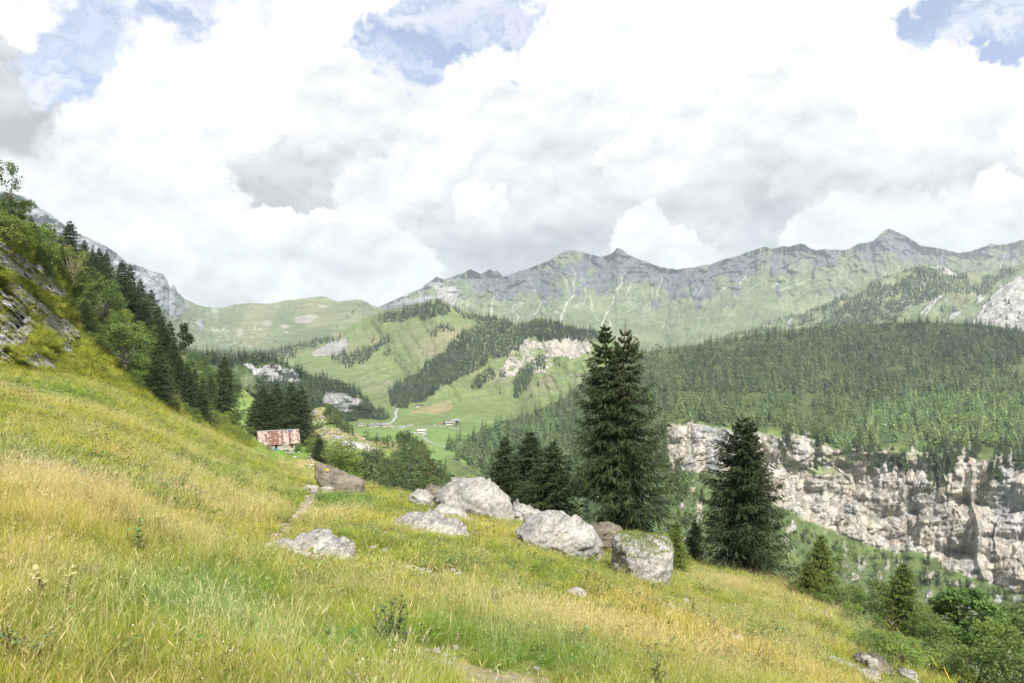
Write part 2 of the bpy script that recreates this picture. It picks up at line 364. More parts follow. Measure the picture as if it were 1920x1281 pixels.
def col_ridge(X, Y):
    crest = np.interp(X, [p[0] for p in SKY_R], [p[1] for p in SKY_R]); h = Y-crest
    n = fbm(X/30, Y/22, 0, 5, 21); n2 = fbm(X/11, Y/60, 0, 4, 22)
    c = mixc(np.ones(X.shape+(3,))*np.array(GF), DRY, .8*sst(.1, .8, fbm(X/90, Y/30, 0, 4, 23)+ (Y-560)/260))
    rk = sst(.05, .42, n*1.1 + n2*.55 + .50 - np.abs(h-24)/72 + .45*np.exp(-np.maximum(h, 0)/14)*(.6+.8*fbm(X/60, Y*0, 0, 3, 28)) + .30*gs(X,Y,900,540,110,40) + .28*gs(X,Y,1200,520,150,28) - .45*sst(1480,1600,X)*(1-gs(X,Y,1670,455,60,30)*1.1))
    strata = np.sin((Y + .18*X + 9*fbm(X/70, Y/40, 0, 3, 24))/2.6)
    rc = np.ones(X.shape+(3,))*np.array(RK)*(1+.16*strata*(.6+.4*n))[..., None]
    rc = mixc(rc, (.44,.42,.40), np.clip(gs(X,Y,835,548,45,22)+gs(X,Y,760,556,40,12), 0, 1)*.8)
    c = c*(1-rk[..., None]) + rc*rk[..., None]
    # pale scree runnels down the gullies
    wx = X + 14*fbm(X/40, Y/26, 0, 4, 31)
    run = np.zeros_like(X)
    for (x0, y0, x1, y1, w) in ((1075,500,1060,600,3.2),(1160,505,1155,560,2.2),(1155,560,1125,612,3.),(1030,555,1000,590,1.8),(928,545,918,590,1.8),(858,540,848,582,1.6),(970,570,965,600,1.6),(1100,550,1105,585,1.4),(1105,585,1120,602,1.6),
                               (1180,530,1168,560,1.6),(1250,510,1232,560,1.7),(1215,555,1180,585,1.4),(1330,520,1310,555,1.5),(1400,500,1385,535,1.6),(1490,490,1450,540,1.6),(1530,520,1470,545,1.8),(1310,540,1290,565,1.4),(1620,490,1670,515,1.8),(1600,487,1625,500,1.4),(1860,475,1855,505,1.6),(1885,470,1875,505,1.4),(1910,475,1902,500,1.2),(1040,580,1060,590,3),(990,520,1000,548,1.2),(800,540,815,575,1.4),(1365,530,1345,560,1.2),(1430,520,1405,550,1.2),(1145,600,1150,612,2)):
        t = np.clip((Y-y0)/(y1-y0), 0, 1); xc = x0+(x1-x0)*t; ww = w*(.30+.5*t)
        run = np.maximum(run, np.exp(-((wx-xc)/ww)**2)*((Y > y0) & (Y < y1)))
    many = np.clip(fbm(wx/7, Y/90, 0, 3, 33, .6, True)*3-1.55, 0, 1)*sst(20, 60, h)*(1-sst(85, 130, h))*.25
    return mixc(c, (.50,.49,.45), np.clip(np.maximum(run*.62, many), 0, 1)), rk*.8
Lridge = Layer('far_ridge', 560, 2150, 900, [([(560,760),(2200,760)], 3900), ([(560,640),(1200,650),(2200,600)], [(560,4600),(2200,4300)]), (SKY_R, [(560,6000),(1100,6600),(1500,6100),(1700,6700),(2200,6300)])],
    [14, 130], MT_FAR, disp_ridge, col_ridge, (1.6, 7), (1.2, .12))

# -- the rock massif on the left and the head of the valley
SKY_V = [(-300,330),(-60,352),(0,358),(20,362),(45,368),(60,374),(72,388),(95,402),(120,420),(145,438),(165,446),(200,462),(220,476),(240,494),(262,499),(285,509),(305,513),(313,525),(319,541),(323,533),(327,535),(333,547),(345,560),(370,572),(382,575),(400,577),(420,578),(440,571),(470,568),(500,570),(540,563),(575,559),(605,556),(620,560),(635,566),(655,563),(677,562),(690,570),(715,577),(780,592),(900,620)]
def disp_head(X, Y):
    cr = np.interp(X, [p[0] for p in SKY_V], [p[1] for p in SKY_V]); t = np.clip((Y-cr)/60, 0, 1)
    lf = 1-sst(300, 400, X)
    wx = X + 8*fbm(X/40, Y/40, 0, 3, 41)
    return (lf*(.010*facet((wx+.4*Y)/26, (Y-.5*X)/24, None, 21)+.005*facet((wx+.4*Y)/9, (Y-.5*X)/12, None, 25)) + .03*fbm(X/80, Y/80, 0, 4, 43, .5, True) + .006*fbm(X/8, Y/8, 0, 3, 44))*sst(0, .2, t+.05)
def col_head(X, Y):
    cr = np.interp(X, [p[0] for p in SKY_V], [p[1] for p in SKY_V]); h = Y-cr
    c = mixc(np.ones(X.shape+(3,))*np.array(GF), DRY, sst(.0, .6, fbm(X/60, Y/25, 0, 5, 51)+.25*gs(X,Y,560,590,140,40)))
    lf = 1-sst(325, 365, X)
    thick = np.interp(X, [0,60,120,200,260,300,330,350], [70,62,52,34,42,62,60,8])
    rk = lf*sst(-.18, .12, (thick-h)/40 + .35*fbm(X/16, Y/16, 0, 4, 52))
    rk = np.maximum(rk, .8*sst(.15, .4, fbm(X/18, Y/14, 0, 5, 53)+gs(X,Y,365,605,38,20)*.9-.85))
    rk = np.maximum(rk, sst(.3,.5,fbm(X/10,Y/10,0,4,59)+gs(X,Y,330,550,14,14)-.5))
    st = np.sin((Y - .62*X + 5*fbm(X/50, Y/30, 0, 3, 54))/3.1)
    rc = np.ones(X.shape+(3,))*np.array((.27,.28,.30))*(1+.16*st)[..., None]
    c = c*(1-rk[..., None])+rc*rk[..., None]
    sc_ = np.zeros_like(X)
    for (cx, cy, rx, ry) in ((403,583,9,6),(500,606,13,6),(570,600,22,8),(585,594,12,6),(450,625,8,7),(535,612,10,4),(605,575,8,3)):
        sc_ = np.maximum(sc_, sst(.4, .7, gs(X, Y, cx, cy, rx, ry)*1.2+.25*fbm(X/5, Y/5, 0, 3, 55)))
    c = mixc(c, (.27,.25,.22), sc_*.7)
    trk = sst(.70, .86, fbm((X+Y*.8)/14, (Y-.4*X)/30, 0, 3, 56, .5, True))*gs(X,Y,420,630,90,35)
    st2 = (vn(X/1.4, Y/1.1, 0, 57) > .72)*gs(X, Y, 440, 640, 90, 20)
    return mixc(c, (.5,.49,.46), np.clip(trk*.5+st2*.6, 0, .8)), rk
Lhead = Layer('valley_head', -260, 860, 640, [([(-300,760),(900,760)], 2300), ([(-300,690),(300,690),(420,668),(600,650),(900,660)], [(-300,2600),(900,3000)]), (SKY_V, [(-300,3700),(300,4300),(420,5400),(900,5200)])],
    [10, 120], MT_FAR, disp_head, col_head, (1.2, 7), (1.2, .1))

# -- upper slopes on the right
SKY_U = [(1040,720),(1180,668),(1230,655),(1300,645),(1340,632),(1400,618),(1450,604),(1500,590),(1560,563),(1600,545),(1640,527),(1660,517),(1700,505),(1740,497),(1770,500),(1800,512),(1840,510),(1880,504),(1920,495),(1990,480),(2200,450)]
def disp_up(X, Y): return .03*fbm((X+.6*Y)/70, Y/120, 0, 4, 61, .5, True)+.012*fbm(X/22, Y/22, 0, 4, 62)
ROCKU = [(1590,640),(1640,590),(1700,560),(1760,545),(1815,548),(1850,520),(1885,515),(1920,505),(2200,480),(2200,680),(1700,680)]
def col_up(X, Y):
    c = mixc(np.ones(X.shape+(3,))*np.array(GF)*1.1, DRY, sst(0, .5, fbm(X/50, Y/30, 0, 4, 63)))
    rk = ragged(X, Y, [(1820,600),(1850,565),(1890,528),(1925,512),(2200,470),(2200,660),(1790,640),(1810,615)], 14, 16)
    rk = np.maximum(rk, ragged(X, Y, [(1740,500),(1775,500),(1795,512),(1800,520),(1770,516)], 3, 8))
    rk2 = sst(.18, .36, fbm((X+Y)/16, (Y-X)/40, 0, 4, 65)+.35*gs(X,Y,1760,585,70,28)+.2*gs(X,Y,1500,610,60,20)+.25*gs(X,Y,1620,560,30,14)-.22)*.8
    rc = np.ones(X.shape+(3,))*np.array((.38,.37,.355))
    m = np.maximum(rk, rk2)[..., None]
    return c*(1-m)+rc*m, np.maximum(rk, rk2)
Lup = Layer('upper_slope', 1040, 2150, 560, [([(1040,800),(2200,800)], 2300), ([(1040,735),(1300,690),(1500,680),(2200,690)], 2500), (SKY_U, [(1040,2900),(1500,3300),(1800,3700),(2200,3300)])], [8, 90], MT_FAR, disp_up, col_up, (2, 15), (1.2, .1))

# -- the wooded hill in the middle, running down into the flat valley floor
SKY_C = [(440,690),(480,674),(510,664),(540,655),(570,645),(600,637),(640,622),(665,606),(690,594),(715,584),(760,576),(800,566),(820,560),(835,564),(850,577),(880,585),(920,597),(945,600),(965,608),(985,603),(1005,597),(1020,595),(1045,603),(1080,614),(1120,621),(1140,632),(1170,650),(1200,660),(1260,690),(1400,760)]
FLOOR_Z = 164.0
def fd(y): return FLOOR_Z*F/(y-CY)
FOOT = [(440,742),(560,742),(640,745),(700,762),(735,768),(745,770),(800,778),(860,782),(940,780),(1000,772),(1050,755),(1100,730),(1260,740),(1400,790)]
def disp_c(X, Y):
    t = 1-sst(740, 775, Y)
    return t*(.035*fbm((X-.5*Y)/90, (Y+.4*X)/170, 0, 4, 71, .5, True)+.012*fbm(X/30, Y/30, 0, 4, 72)-.02*gs(X, Y, 860, 640, 60, 90)) + (.0006*fbm(X/20, Y/8, 0, 4, 73))
BARE = [(945,672),(960,650),(990,636),(1030,640),(1060,632),(1100,636),(1112,650),(1100,662),(1085,672),(1050,672),(1035,690),(1000,700),(985,680),(965,705),(940,715),(930,700)]
def col_c(X, Y):
    fl = sst(735, 772, Y)*sst(600, 700, X)
    c = mixc(np.ones(X.shape+(3,))*np.array((.12,.16,.06)), DRY, sst(-.05, .55, fbm((X+Y)/70, (Y-.5*X)/36, 0, 4, 81)+.5*gs(X,Y,830,650,90,45)+.2*gs(X,Y,1010,700,120,30)))
    c = mixc(c, VG, np.maximum(sst(720, 775, Y), gs(X,Y,690,700,90,35)*.7))
    strip = .5+.5*np.sin((Y*1.0+X*.10)/2.6+2*fbm(X/80, Y/12, 0, 3, 82))
    c = c*(1+.05*strip*fl)[..., None]
    c = mixc(c, (.15,.24,.065), sst(795, 812, Y)*.5)
    # terraces on the slope
    ter = np.sin((Y+.25*X+14*fbm(X/60, Y/50, 0, 3, 83))/2.2)*sst(640, 700, Y)*(1-sst(750, 770, Y))
    c = c*(1+.07*ter)[..., None]
    c = mixc(c, (.26,.20,.12), ragged(X, Y, [(770,776),(785,768),(800,763),(832,754),(845,752),(850,762),(845,770),(830,776),(800,776)], 3, 10)*.65)
    rk = ragged(X, Y, BARE, 10, 14)*sst(-.3, .05, fbm(X/12, Y/9, 0, 4, 84)+.1)
    rk = np.maximum(rk, ragged(X, Y, [(1000,640),(1030,640),(1062,630),(1100,634),(1112,645),(1100,658),(1040,668),(1020,655)], 5, 12))
    rk = np.maximum(rk, .9*ragged(X, Y, [(614,640),(648,634),(655,650),(640,668),(620,668),(600,665),(590,672),(585,660)], 6, 12))
    rk = np.maximum(rk, .5*sst(.42, .55, fbm(X/7, Y/4, 0, 4, 85)+.25*gs(X,Y,720,715,30,30)+.25*gs(X,Y,1060,705,50,8)-.05)*(Y > 640)*(Y < 760))
    for (x0, y0, x1, y1, w) in ((988,628,990,650,2.5),(990,650,978,690,2.5),(945,690,938,700,3),(1040,648,1020,655,3)):
        t = np.clip((Y-y0)/(y1-y0+1e-3), 0, 1); rk = np.maximum(rk, np.exp(-((X-(x0+(x1-x0)*t))/w)**2)*((Y > y0) & (Y < y1)))
    rc = np.ones(X.shape+(3,))*np.array((.33,.305,.27)); rc = mixc(rc, (.24,.24,.245), gs(X,Y,625,655,50,30))
    c = c*(1-rk[..., None])+rc*rk[..., None]
    return c, rk
Lc = Layer('valley_floor_and_hill', 440, 1330, 760, [([(440,990),(1400,990)], [(440,520),(905,560),(960,1500),(1400,1500)]), ([(440,905),(900,912),(950,900),(1400,900)], [(440,fd(905)),(890,fd(915)),(950,1500),(1400,1550)]),
      ([(440,850),(1400,850)], [(440,fd(850)),(880,fd(850)),(930,1500),(1400,1600)]), ([(440,810),(1400,815)], [(440,fd(810)),(915,fd(812)),(965,1600),(1400,1650)]), ([(440,788),(1400,790)], [(440,fd(788)),(960,fd(790)),(1010,1800),(1400,1850)]),
      (FOOT, [(440,fd(772)),(735,fd(768)),(745,fd(770)),(800,fd(778)),(860,fd(782)),(960,fd(780)),(1010,1900),(1100,1900),(1400,1950)]),
      (SKY_C, [(440,2500),(600,2700),(690,2900),(830,2600),(1020,2250),(1200,2300),(1400,2300)])], [12, 40, 30, 20, 14, 150], MT_MID, disp_c, col_c, (2, 15), (1.25, .1))

# -- wooded knolls with pale crags, left of the village
SKY_K = [(280,668),(330,664),(370,668),(420,674),(450,670),(480,668),(500,667),(520,672),(545,686),(560,694),(580,704),(610,709),(640,716),(665,727),(690,750),(705,765),(720,775),(733,790),(742,805),(756,812)]
CRAG1 = [(452,686),(468,682),(480,688),(500,686),(520,682),(530,690),(545,690),(560,703),(568,716),(545,719),(528,715),(510,720),(490,714),(478,700)]
CRAG2 = [(604,748),(612,735),(630,732),(645,737),(662,742),(678,752),(676,762),(660,764),(652,772),(636,772),(625,758),(612,757)]
def disp_k(X, Y): return .05*fbm(X/60, Y/45, 0, 4, 91, .5, True)+np.maximum(ragged(X, Y, CRAG1, 5, 10), ragged(X, Y, CRAG2, 4, 10))*(.008*facet(X/16, Y/20, None, 3)+.004*facet(X/6, Y/8, None, 7))
def col_k(X, Y):
    c = mixc(np.ones(X.shape+(3,))*np.array((.06,.09,.03)), GF, sst(0, .4, fbm(X/20, Y/15, 0, 4, 94)))
    rk = np.maximum(ragged(X, Y, CRAG1, 7, 10), ragged(X, Y, CRAG2, 6, 10)); rk = np.maximum(rk, ragged(X, Y, [(692,742),(704,748),(702,760),(690,756)], 4, 8))
    c = c*(1-rk[..., None])+np.array((.40,.40,.405))*rk[..., None]
    return c, rk
Lk = Layer('wooded_knoll', 280, 756, 420, [([(280,860),(620,860),(655,815),(756,830)], [(280,620),(620,620),(655,1400),(756,1430)]), ([(280,720),(450,740),(600,785),(655,792),(700,794),(735,800),(756,818)], [(280,750),(600,900),(650,1380),(756,1430)]), (SKY_K, [(280,900),(480,1050),(600,1200),(680,1480),(756,1480)])], [10, 110], MT_CLIFF, disp_k, col_k, (3, 18), (1.25, .12))

# -- the plateau on the right: wood above, limestone wall, green slope below
P_TOP = [(800,862),(835,846),(845,838),(870,824),(900,808),(950,792),(1000,774),(1030,762),(1060,746),(1080,730),(1100,708),(1130,688),(1160,673),(1190,663),(1250,653),(1330,643),(1380,633),(1440,623),(1520,613),(1600,610),(1650,606),(1700,604),(1760,605),(1820,608),(1870,613),(1920,620),(2200,640)]
P_EDGE = [(800,868),(838,858),(880,872),(910,884),(940,900),(1000,920),(1100,905),(1200,850),(1250,797),(1300,795),(1340,802),(1370,812),(1440,815),(1500,825),(1560,840),(1620,850),(1680,845),(1740,855),(1800,860),(1860,865),(1920,870),(2200,880)]
P_FOOT = [(800,872),(838,862),(880,878),(910,893),(940,915),(980,945),(1030,962),(1100,965),(1200,900),(1250,882),(1300,884),(1345,890),(1400,910),(1440,940),(1480,958),(1520,975),(1560,992),(1600,1012),(1640,1026),(1680,1036),(1715,1031),(1745,1042),(1770,1062),(1820,1080),(1870,1095),(1920,1112),(2000,1140),(2200,1190)]
def cliffness(X, Y):
    e = interp(P_EDGE, X); f = interp(P_FOOT, X)
    up = 28*fbm(X/22, Y/60, 0, 4, 101) + 18*(1-sst(1440, 1480, X))*sst(1240,1260,X)*0
    tongues = 34*np.clip(fbm(X/17, Y*0, 0, 3, 102)+.15, 0, 1)*sst(1420, 1520, X)
    m = sst(-4, 4, Y-(e-tongues+.4*up))*(1-sst(-3, 4, Y-(f+7*fbm(X/15, Y/15, 0, 4, 103))))
    return m*sst(1238, 1252, X)
def disp_p(X, Y):
    cl = cliffness(X, Y); e = interp(P_EDGE, X); f = interp(P_FOOT, X)
    in_ = sst(-10, 25, Y-e)*(1-sst(-12, 8, Y-f))*sst(1235, 1255, X)
    wx = X+16*fbm(X/45, Y/45, 0, 4, 111); wy = Y+14*fbm(X/40+9, Y/40, 0, 3, 112)
    big = fbm(wx/85, wy/150, 0, 3, 113, .5, True)
    blk = fbm((wx+.5*wy)/26, (wy-.4*wx)/26, 0, 5, 114, .62, True)
    vert = fbm(wx/11, wy/75, 0, 4, 115, .6, True)
    led = np.abs(((wy+.25*wx+18*fbm(X/60, Y/60, 0, 2, 116))/21) % 1 - .5)
    gash = -.018*np.exp(-((X-(1828+(Y-960)*.10+4*np.sin(Y/17)))/5)**2)*(Y > 850)
    rx, ry = wx+.75*wy, wy-.45*wx
    cl_d = .006*big+.0042*facet(rx/95, ry/150, None, 1, .6)+.0024*facet(rx/34, ry/62, None, 5, 1.)+.0012*facet(rx/12, ry/20, None, 9)+.003*vert*sst(1450, 1700, X)+.0016*blk+gash
    gen = .03*fbm(X/120, Y/90, 0, 4, 117, .5, True)*(1-.7*sst(620, 605, Y)) + .004*fbm(X/12, Y/12, 0, 4, 118)
    return in_*cl_d+gen
def col_p(X, Y):
    e = interp(P_EDGE, X); f = interp(P_FOOT, X); cl = cliffness(X, Y)
    c = np.ones(X.shape+(3,))*np.array((.065,.095,.035))
    c = mixc(c, (.12,.16,.05), sst(0, .3, fbm(X/22, Y/16, 0, 4, 121)+.1)*sst(-30, 0, Y-e))
    c = mixc(c, (.088,.122,.045), sst(-8, 8, Y-f)*sst(1200, 1260, X)); c = mixc(c, (.06,.085,.035), sst(.0,.35,fbm(X/26,Y/20,0,5,127))*sst(0,12,Y-f)*.8)
    c = mixc(c, (.115,.160,.058), 1-sst(838, 885, X)); rk = cl.copy()
    # turf ledges on the wall
    led = sst(.12, .3, fbm(X/24, Y/13, 0, 5, 122)+.55*gs(X,Y,1560,885,70,28)+.3*gs(X,Y,1700,850,90,25)+.3*gs(X,Y,1460,880,26,60)+.25*gs(X,Y,1880,890,50,25)+.22*sst(40,0,Y-e)-.42-.5*sst(930,1000,Y-0*X))
    rk = rk*(1-led*.85); c = mixc(c, (.15,.185,.075), sst(0, .3, cl)*.85)
    # bare rubble on the slope below
    rub = sst(.0, .3, fbm(X/16, Y/22, 0, 5, 123)+.45*gs(X,Y,1795,1140,40,45)+.35*gs(X,Y,1310,960,8,60)+.3*gs(X,Y,1890,1180,60,50)+.3*gs(X,Y,1620,1090,30,50)-.25)*sst(5, 20, Y-f)*sst(1240, 1290, X)
    rk = np.maximum(rk, rub*.9)
    rc = mixc(np.ones(X.shape+(3,))*np.array((.41,.375,.325)), (.30,.31,.33), sst(-.05, .35, fbm((X+30)/60, Y/90, 0, 4, 124)+.35*gs(X,Y,1870,950,45,110)+.25*gs(X,Y,1320,850,60,50)-.1))
    rc = mixc(rc, (.43,.365,.28), sst(.12, .4, fbm(X/34, Y/20, 0, 4, 125)+.2*gs(X,Y,1700,960,90,60))*.6)
    rc = mixc(rc, (.47,.46,.445), sst(.2, .5, fbm(X/18, Y/55, 0, 4, 126))*.6); rc = mixc(rc, (.25,.26,.285), sst(.12, .42, fbm((X+.12*Y)/7, Y/85, 0, 4, 128)+.18*sst(1650,1800,X)*sst(900,950,Y))*.5)
    c = c*(1-rk[..., None])+rc*rk[..., None]
    return c, rk
Lp = Layer('plateau_and_cliff', 836, 2150, 900, [([(800,890),(850,890),(900,935),(1000,1100),(1100,1500),(2200,1500)], [(800,440),(1500,480),(2200,520)]), ([(800,880),(850,870),(900,915),(1000,1010),(1100,1060),(1250,1080),(1480,1150),(1920,1281),(2200,1340)], [(800,640),(1250,690),(1480,650),(1920,600),(2200,560)]),
      (P_FOOT, [(800,880),(1100,850),(1250,905),(1480,835),(1920,715),(2200,650)]), (P_EDGE, [(800,925),(1100,960),(1250,960),(1500,880),(1920,770),(2200,700)]), (P_TOP, [(800,1120),(900,1200),(1000,1450),(1190,1850),(1600,2000),(1920,1750),(2200,1500)])],
      [30, 60, 150, 120], MT_CLIFF, disp_p, col_p, (2, 30), (1.25, .1))

# -- green bushy slope behind the hut
def disp_i(X, Y): return .05*fbm(X/40, Y/30, 0, 4, 131)
def col_i(X, Y):
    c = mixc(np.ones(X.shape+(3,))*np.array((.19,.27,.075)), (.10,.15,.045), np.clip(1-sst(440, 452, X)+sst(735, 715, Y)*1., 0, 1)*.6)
    return c, 0*X
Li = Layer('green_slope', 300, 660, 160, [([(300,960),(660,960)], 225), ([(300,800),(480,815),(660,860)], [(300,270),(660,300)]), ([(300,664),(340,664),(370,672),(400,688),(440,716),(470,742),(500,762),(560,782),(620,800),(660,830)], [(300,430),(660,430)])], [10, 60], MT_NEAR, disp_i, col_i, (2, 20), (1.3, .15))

# -- rocky knoll beside the hut, gravel flat and the bushy slope
SKY_J = [(500,830),(540,805),(560,792),(575,779),(590,767),(603,761),(618,768),(640,783),(655,797),(668,812),(690,826),(740,830),(765,828),(785,838),(800,852),(820,877),(838,905),(850,935),(870,990)]
def disp_j(X, Y): return .05*fbm(X/45, Y/30, 0, 5, 141)+.014*fbm(X/7, Y/7, 0, 3, 142, .5, True)*(X < 660)
def col_j(X, Y):
    c = mixc(np.ones(X.shape+(3,))*np.array((.15,.19,.055)), (.24,.22,.10), sst(0, .4, fbm(X/30, Y/14, 0, 4, 143)+.2))
    rk = sst(.16, .30, fbm(X/7, Y/4.5, 0, 4, 144)+.30*gs(X,Y,622,818,22,10)+.15*gs(X,Y,578,785,14,10)-.18)*(X < 665)
    rk = np.maximum(rk, sst(.25,.35, fbm(X/4, Y/3, 0, 3, 148)-.06)*gs(X,Y,680,826,60,14))
    c = c*(1-rk[..., None])+np.array((.34,.32,.30))*rk[..., None]
    pond = ragged(X, Y, [(640,829),(655,826),(678,831),(700,838),(712,843),(690,847),(665,840),(645,836)], 3, 8)
    c = mixc(c, (.38,.34,.31), pond); c = mixc(c, (.47,.49,.52), pond*gs(X,Y,655,831,16,5))
    return c, rk
Lj = Layer('rocky_knoll', 480, 880, 260, [([(480,1080),(880,1080)], 110), ([(480,900),(560,905),(650,900),(880,985)], [(480,250),(650,225),(880,210)]), ([(480,850),(560,838),(640,842),(720,850),(780,856),(820,890),(850,942),(880,995)], [(480,330),(720,330),(880,300)]), (SKY_J, [(480,420),(603,420),(680,430),(740,400),(870,340)])],
      [14, 50, 60], MT_NEAR, disp_j, col_j, (2, 14), (1.25, .22))

# -- the shelf the hut stands on
HSH = [(430,800),(470,818),(500,833),(520,835),(550,836),(572,838),(590,848),(600,852),(612,862),(628,882),(645,905),(662,930),(690,975)]
def disp_h(X, Y): return .012*fbm(X/18, Y/12, 0, 4, 151)
def col_h(X, Y):
    c = mixc(np.ones(X.shape+(3,))*np.array((.17,.19,.05)), (.11,.23,.035), gs(X,Y,550,845,50,12))
    c = mixc(c, (.27,.23,.10), sst(0,.3,fbm(X/14,Y/9,0,4,152)+.1)*sst(855,870,Y))
    return c, 0*X
Lh = Layer('hut_shelf', 430, 700, 200, [([(430,1060),(700,1060)], 95), ([(430,900),(700,960)], [(430,165),(700,160)]), ([(430,850),(500,858),(560,860),(600,872),(640,915),(700,985)], [(430,190),(700,185)]), (HSH, [(430,225),(500,205),(560,214),(620,205),(690,190)])],
      [14, 40, 40], MT_NEAR, disp_h, col_h, (1, 14), (1.12, .9))

# -- the steep hillside on the left
SKY_L = [(-500,120),(-200,270),(-60,345),(0,385),(30,405),(60,440),(100,475),(130,495),(160,515),(190,535),(220,560),(245,590),(270,620),(300,655),(330,690),(350,715),(380,745),(410,772),(440,795),(470,812),(500,832),(540,860)]
SD = [(-500,80),(0,85),(60,100),(130,135),(220,170),(300,200),(350,215),(420,215),(540,205)]
MED_S = [(-2500,760,45),(-700,690,50),(-300,680,55),(0,690,60),(100,706,70),(200,724,90),(300,768,110),(400,815,120),(480,853,110),(540,880,85),(590,899,60),(640,907,50),(690,914,47),(760,928,46),(850,945,44),(960,968,43),(1130,1008,42),(1280,1050,40),(1400,1080,38),(1500,1108,34),(1600,1158,28),(1700,1208,24),(1800,1265,20),(1900,1330,16),(2100,1450,13),(2600,1600,12),(4400,1800,12)]
FOOTL = [(p[0], p[1]+16) for p in MED_S if p[0] < 600]
ROCKS_L = [[(-60,450),(0,455),(25,470),(60,492),(90,520),(118,540),(138,560),(120,560),(90,548),(60,530),(30,512),(0,500),(-60,480)], [(-60,520),(0,528),(35,532),(62,552),(85,575),(110,590),(135,606),(150,632),(140,645),(115,628),(92,618),(70,612),(84,590),(60,585),(40,570),(60,600),(58,625),(40,640),(10,628),(-60,620)],
           [(-60,560),(0,560),(40,590),(60,612),(48,640),(20,652),(0,645),(-60,640)], [(38,668),(60,660),(90,668),(108,690),(80,688),(55,682)], [(58,500),(75,490),(98,520),(112,556),(96,548),(76,524)], [(0,648),(15,655),(20,678),(-30,690),(-60,650)],
           [(95,620),(108,616),(128,640),(145,668),(150,676),(120,660)], [(314,708),(332,704),(345,722),(352,735),(338,732),(318,726)], [(355,735),(372,742),(380,752),(365,752)], [(258,660),(268,655),(280,668),(282,685),(262,680)]]
def disp_l(X, Y):
    rk = np.zeros_like(X)
    for p in ROCKS_L: rk = np.maximum(rk, ragged(X, Y, p, 7, 12))
    w = (Y-.85*X)
    return .05*fbm(X/50, Y/50, 0, 4, 161)+.035*fbm((X+.9*Y)/60, w/17, 0, 4, 162, .5, True)*(1-sst(250, 420, X)*.5)+rk*(.007*facet((X+.9*Y)/46, w/15, None, 11)+.003*facet((X+.9*Y)/16, w/6, None, 15)+.003*fbm((X+.9*Y)/9, w/3, 0, 4, 163, .62, True))+.006*fbm(X/7, Y/7, 0, 3, 164)
def col_l(X, Y):
    rk = np.zeros_like(X)
    for p in ROCKS_L: rk = np.maximum(rk, ragged(X, Y, p, 7, 12))
    c = mixc(np.ones(X.shape+(3,))*np.array((.17,.22,.045)), (.11,.13,.04), sst(0, .4, fbm(X/22, Y/22, 0, 4, 165)))
    rc = mixc(np.ones(X.shape+(3,))*np.array((.30,.295,.30)), (.45,.44,.43), sst(.0, .35, fbm((X+.9*Y)/12, (Y-.85*X)/4, 0, 4, 166)))
    return c*(1-rk[..., None])+rc*rk[..., None], rk
Ll = Layer('rocky_hillside', -460, 520, 600, [(FOOTL, [(a, d) for a, b, d in MED_S if a < 600]), (SKY_L, SD)], [230], MT_NEAR, disp_l, col_l, (3, 20), (1.4, .25))

# -- the meadow the camera stands on: a real height field z(x, y)
_mp = np.array(MED_S, float)
_mx = np.linspace(-2500, 4400, 1400)
def _sm(a, k): return np.convolve(np.pad(a, k, mode='edge'), np.ones(2*k+1)/(2*k+1), 'valid')
_mds = _sm(np.interp(_mx, _mp[:,0], _mp[:,2]), 6)
_mS = _sm(_sm((np.interp(_mx, _mp[:,0], _mp[:,1])-CY)/F, 5) - 1.6/_mds, 6)
def mz(x, y):
    x = np.asarray(x, float); y = np.asarray(y, float); d = np.maximum(y, .3); px = CX+F*x/d
    S = np.interp(px, _mx, _mS); ds = np.interp(px, _mx, _mds)
    over = np.maximum(d-ds, 0)
    z = -1.6 - S*d - .42*over**2/(over+5)
    z = z + .10*fbm(x/2.3, y/2.3, 0, 3, 171)*sst(1, 6, d) + .30*fbm(x/9, y/9, 0, 3, 172)*sst(6, 22, d)*(1-sst(0,10,over)*.3) + .03*fbm(x/.5, y/.5, 0, 3, 173)
    return z
def on(px, d): x = (px-CX)/F*d; return (x, d, float(mz(x, d)))
def mcol(px, py, x, y):
    """0..1 maps over the meadow: straw, lush"""
    n = fbm(x/3.5, y/3.5, 0, 4, 181)*.5; n2 = fbm(x/1.1, y/1.1, 0, 3, 182)*.35
    straw = .30+.55*gs(px,py,240,920,230,70)+.5*gs(px,py,60,960,90,90)+.5*gs(px,py,450,985,150,55)+.6*gs(px,py,1000,1190,230,60)+.55*gs(px,py,1330,1190,330,90)+.5*gs(px,py,1420,1085,150,25)+.5*gs(px,py,640,905,110,18)+.45*gs(px,py,740,1120,120,50)+.3*gs(px,py,870,1060,100,30)+.5*gs(px,py,430,800,130,50)*.6+.5*gs(px,py,1010,955,70,15)
    lush = .22+.85*gs(px,py,370,1150,230,95)+.4*gs(px,py,640,1230,120,50)+.5*gs(px,py,600,960,120,40)+.55*gs(px,py,1000,1245,140,30)+.5*gs(px,py,830,1195,90,35)+.4*gs(px,py,120,1200,140,60)+.3*gs(px,py,450,870,120,40)+.35*gs(px,py,1130,1080,120,30)+.45*gs(px,py,1680,1210,90,60)+.3*gs(px,py,100,740,150,30)
    return np.clip(straw+n+n2, 0, 1), np.clip(lush-n+n2, 0, 1)
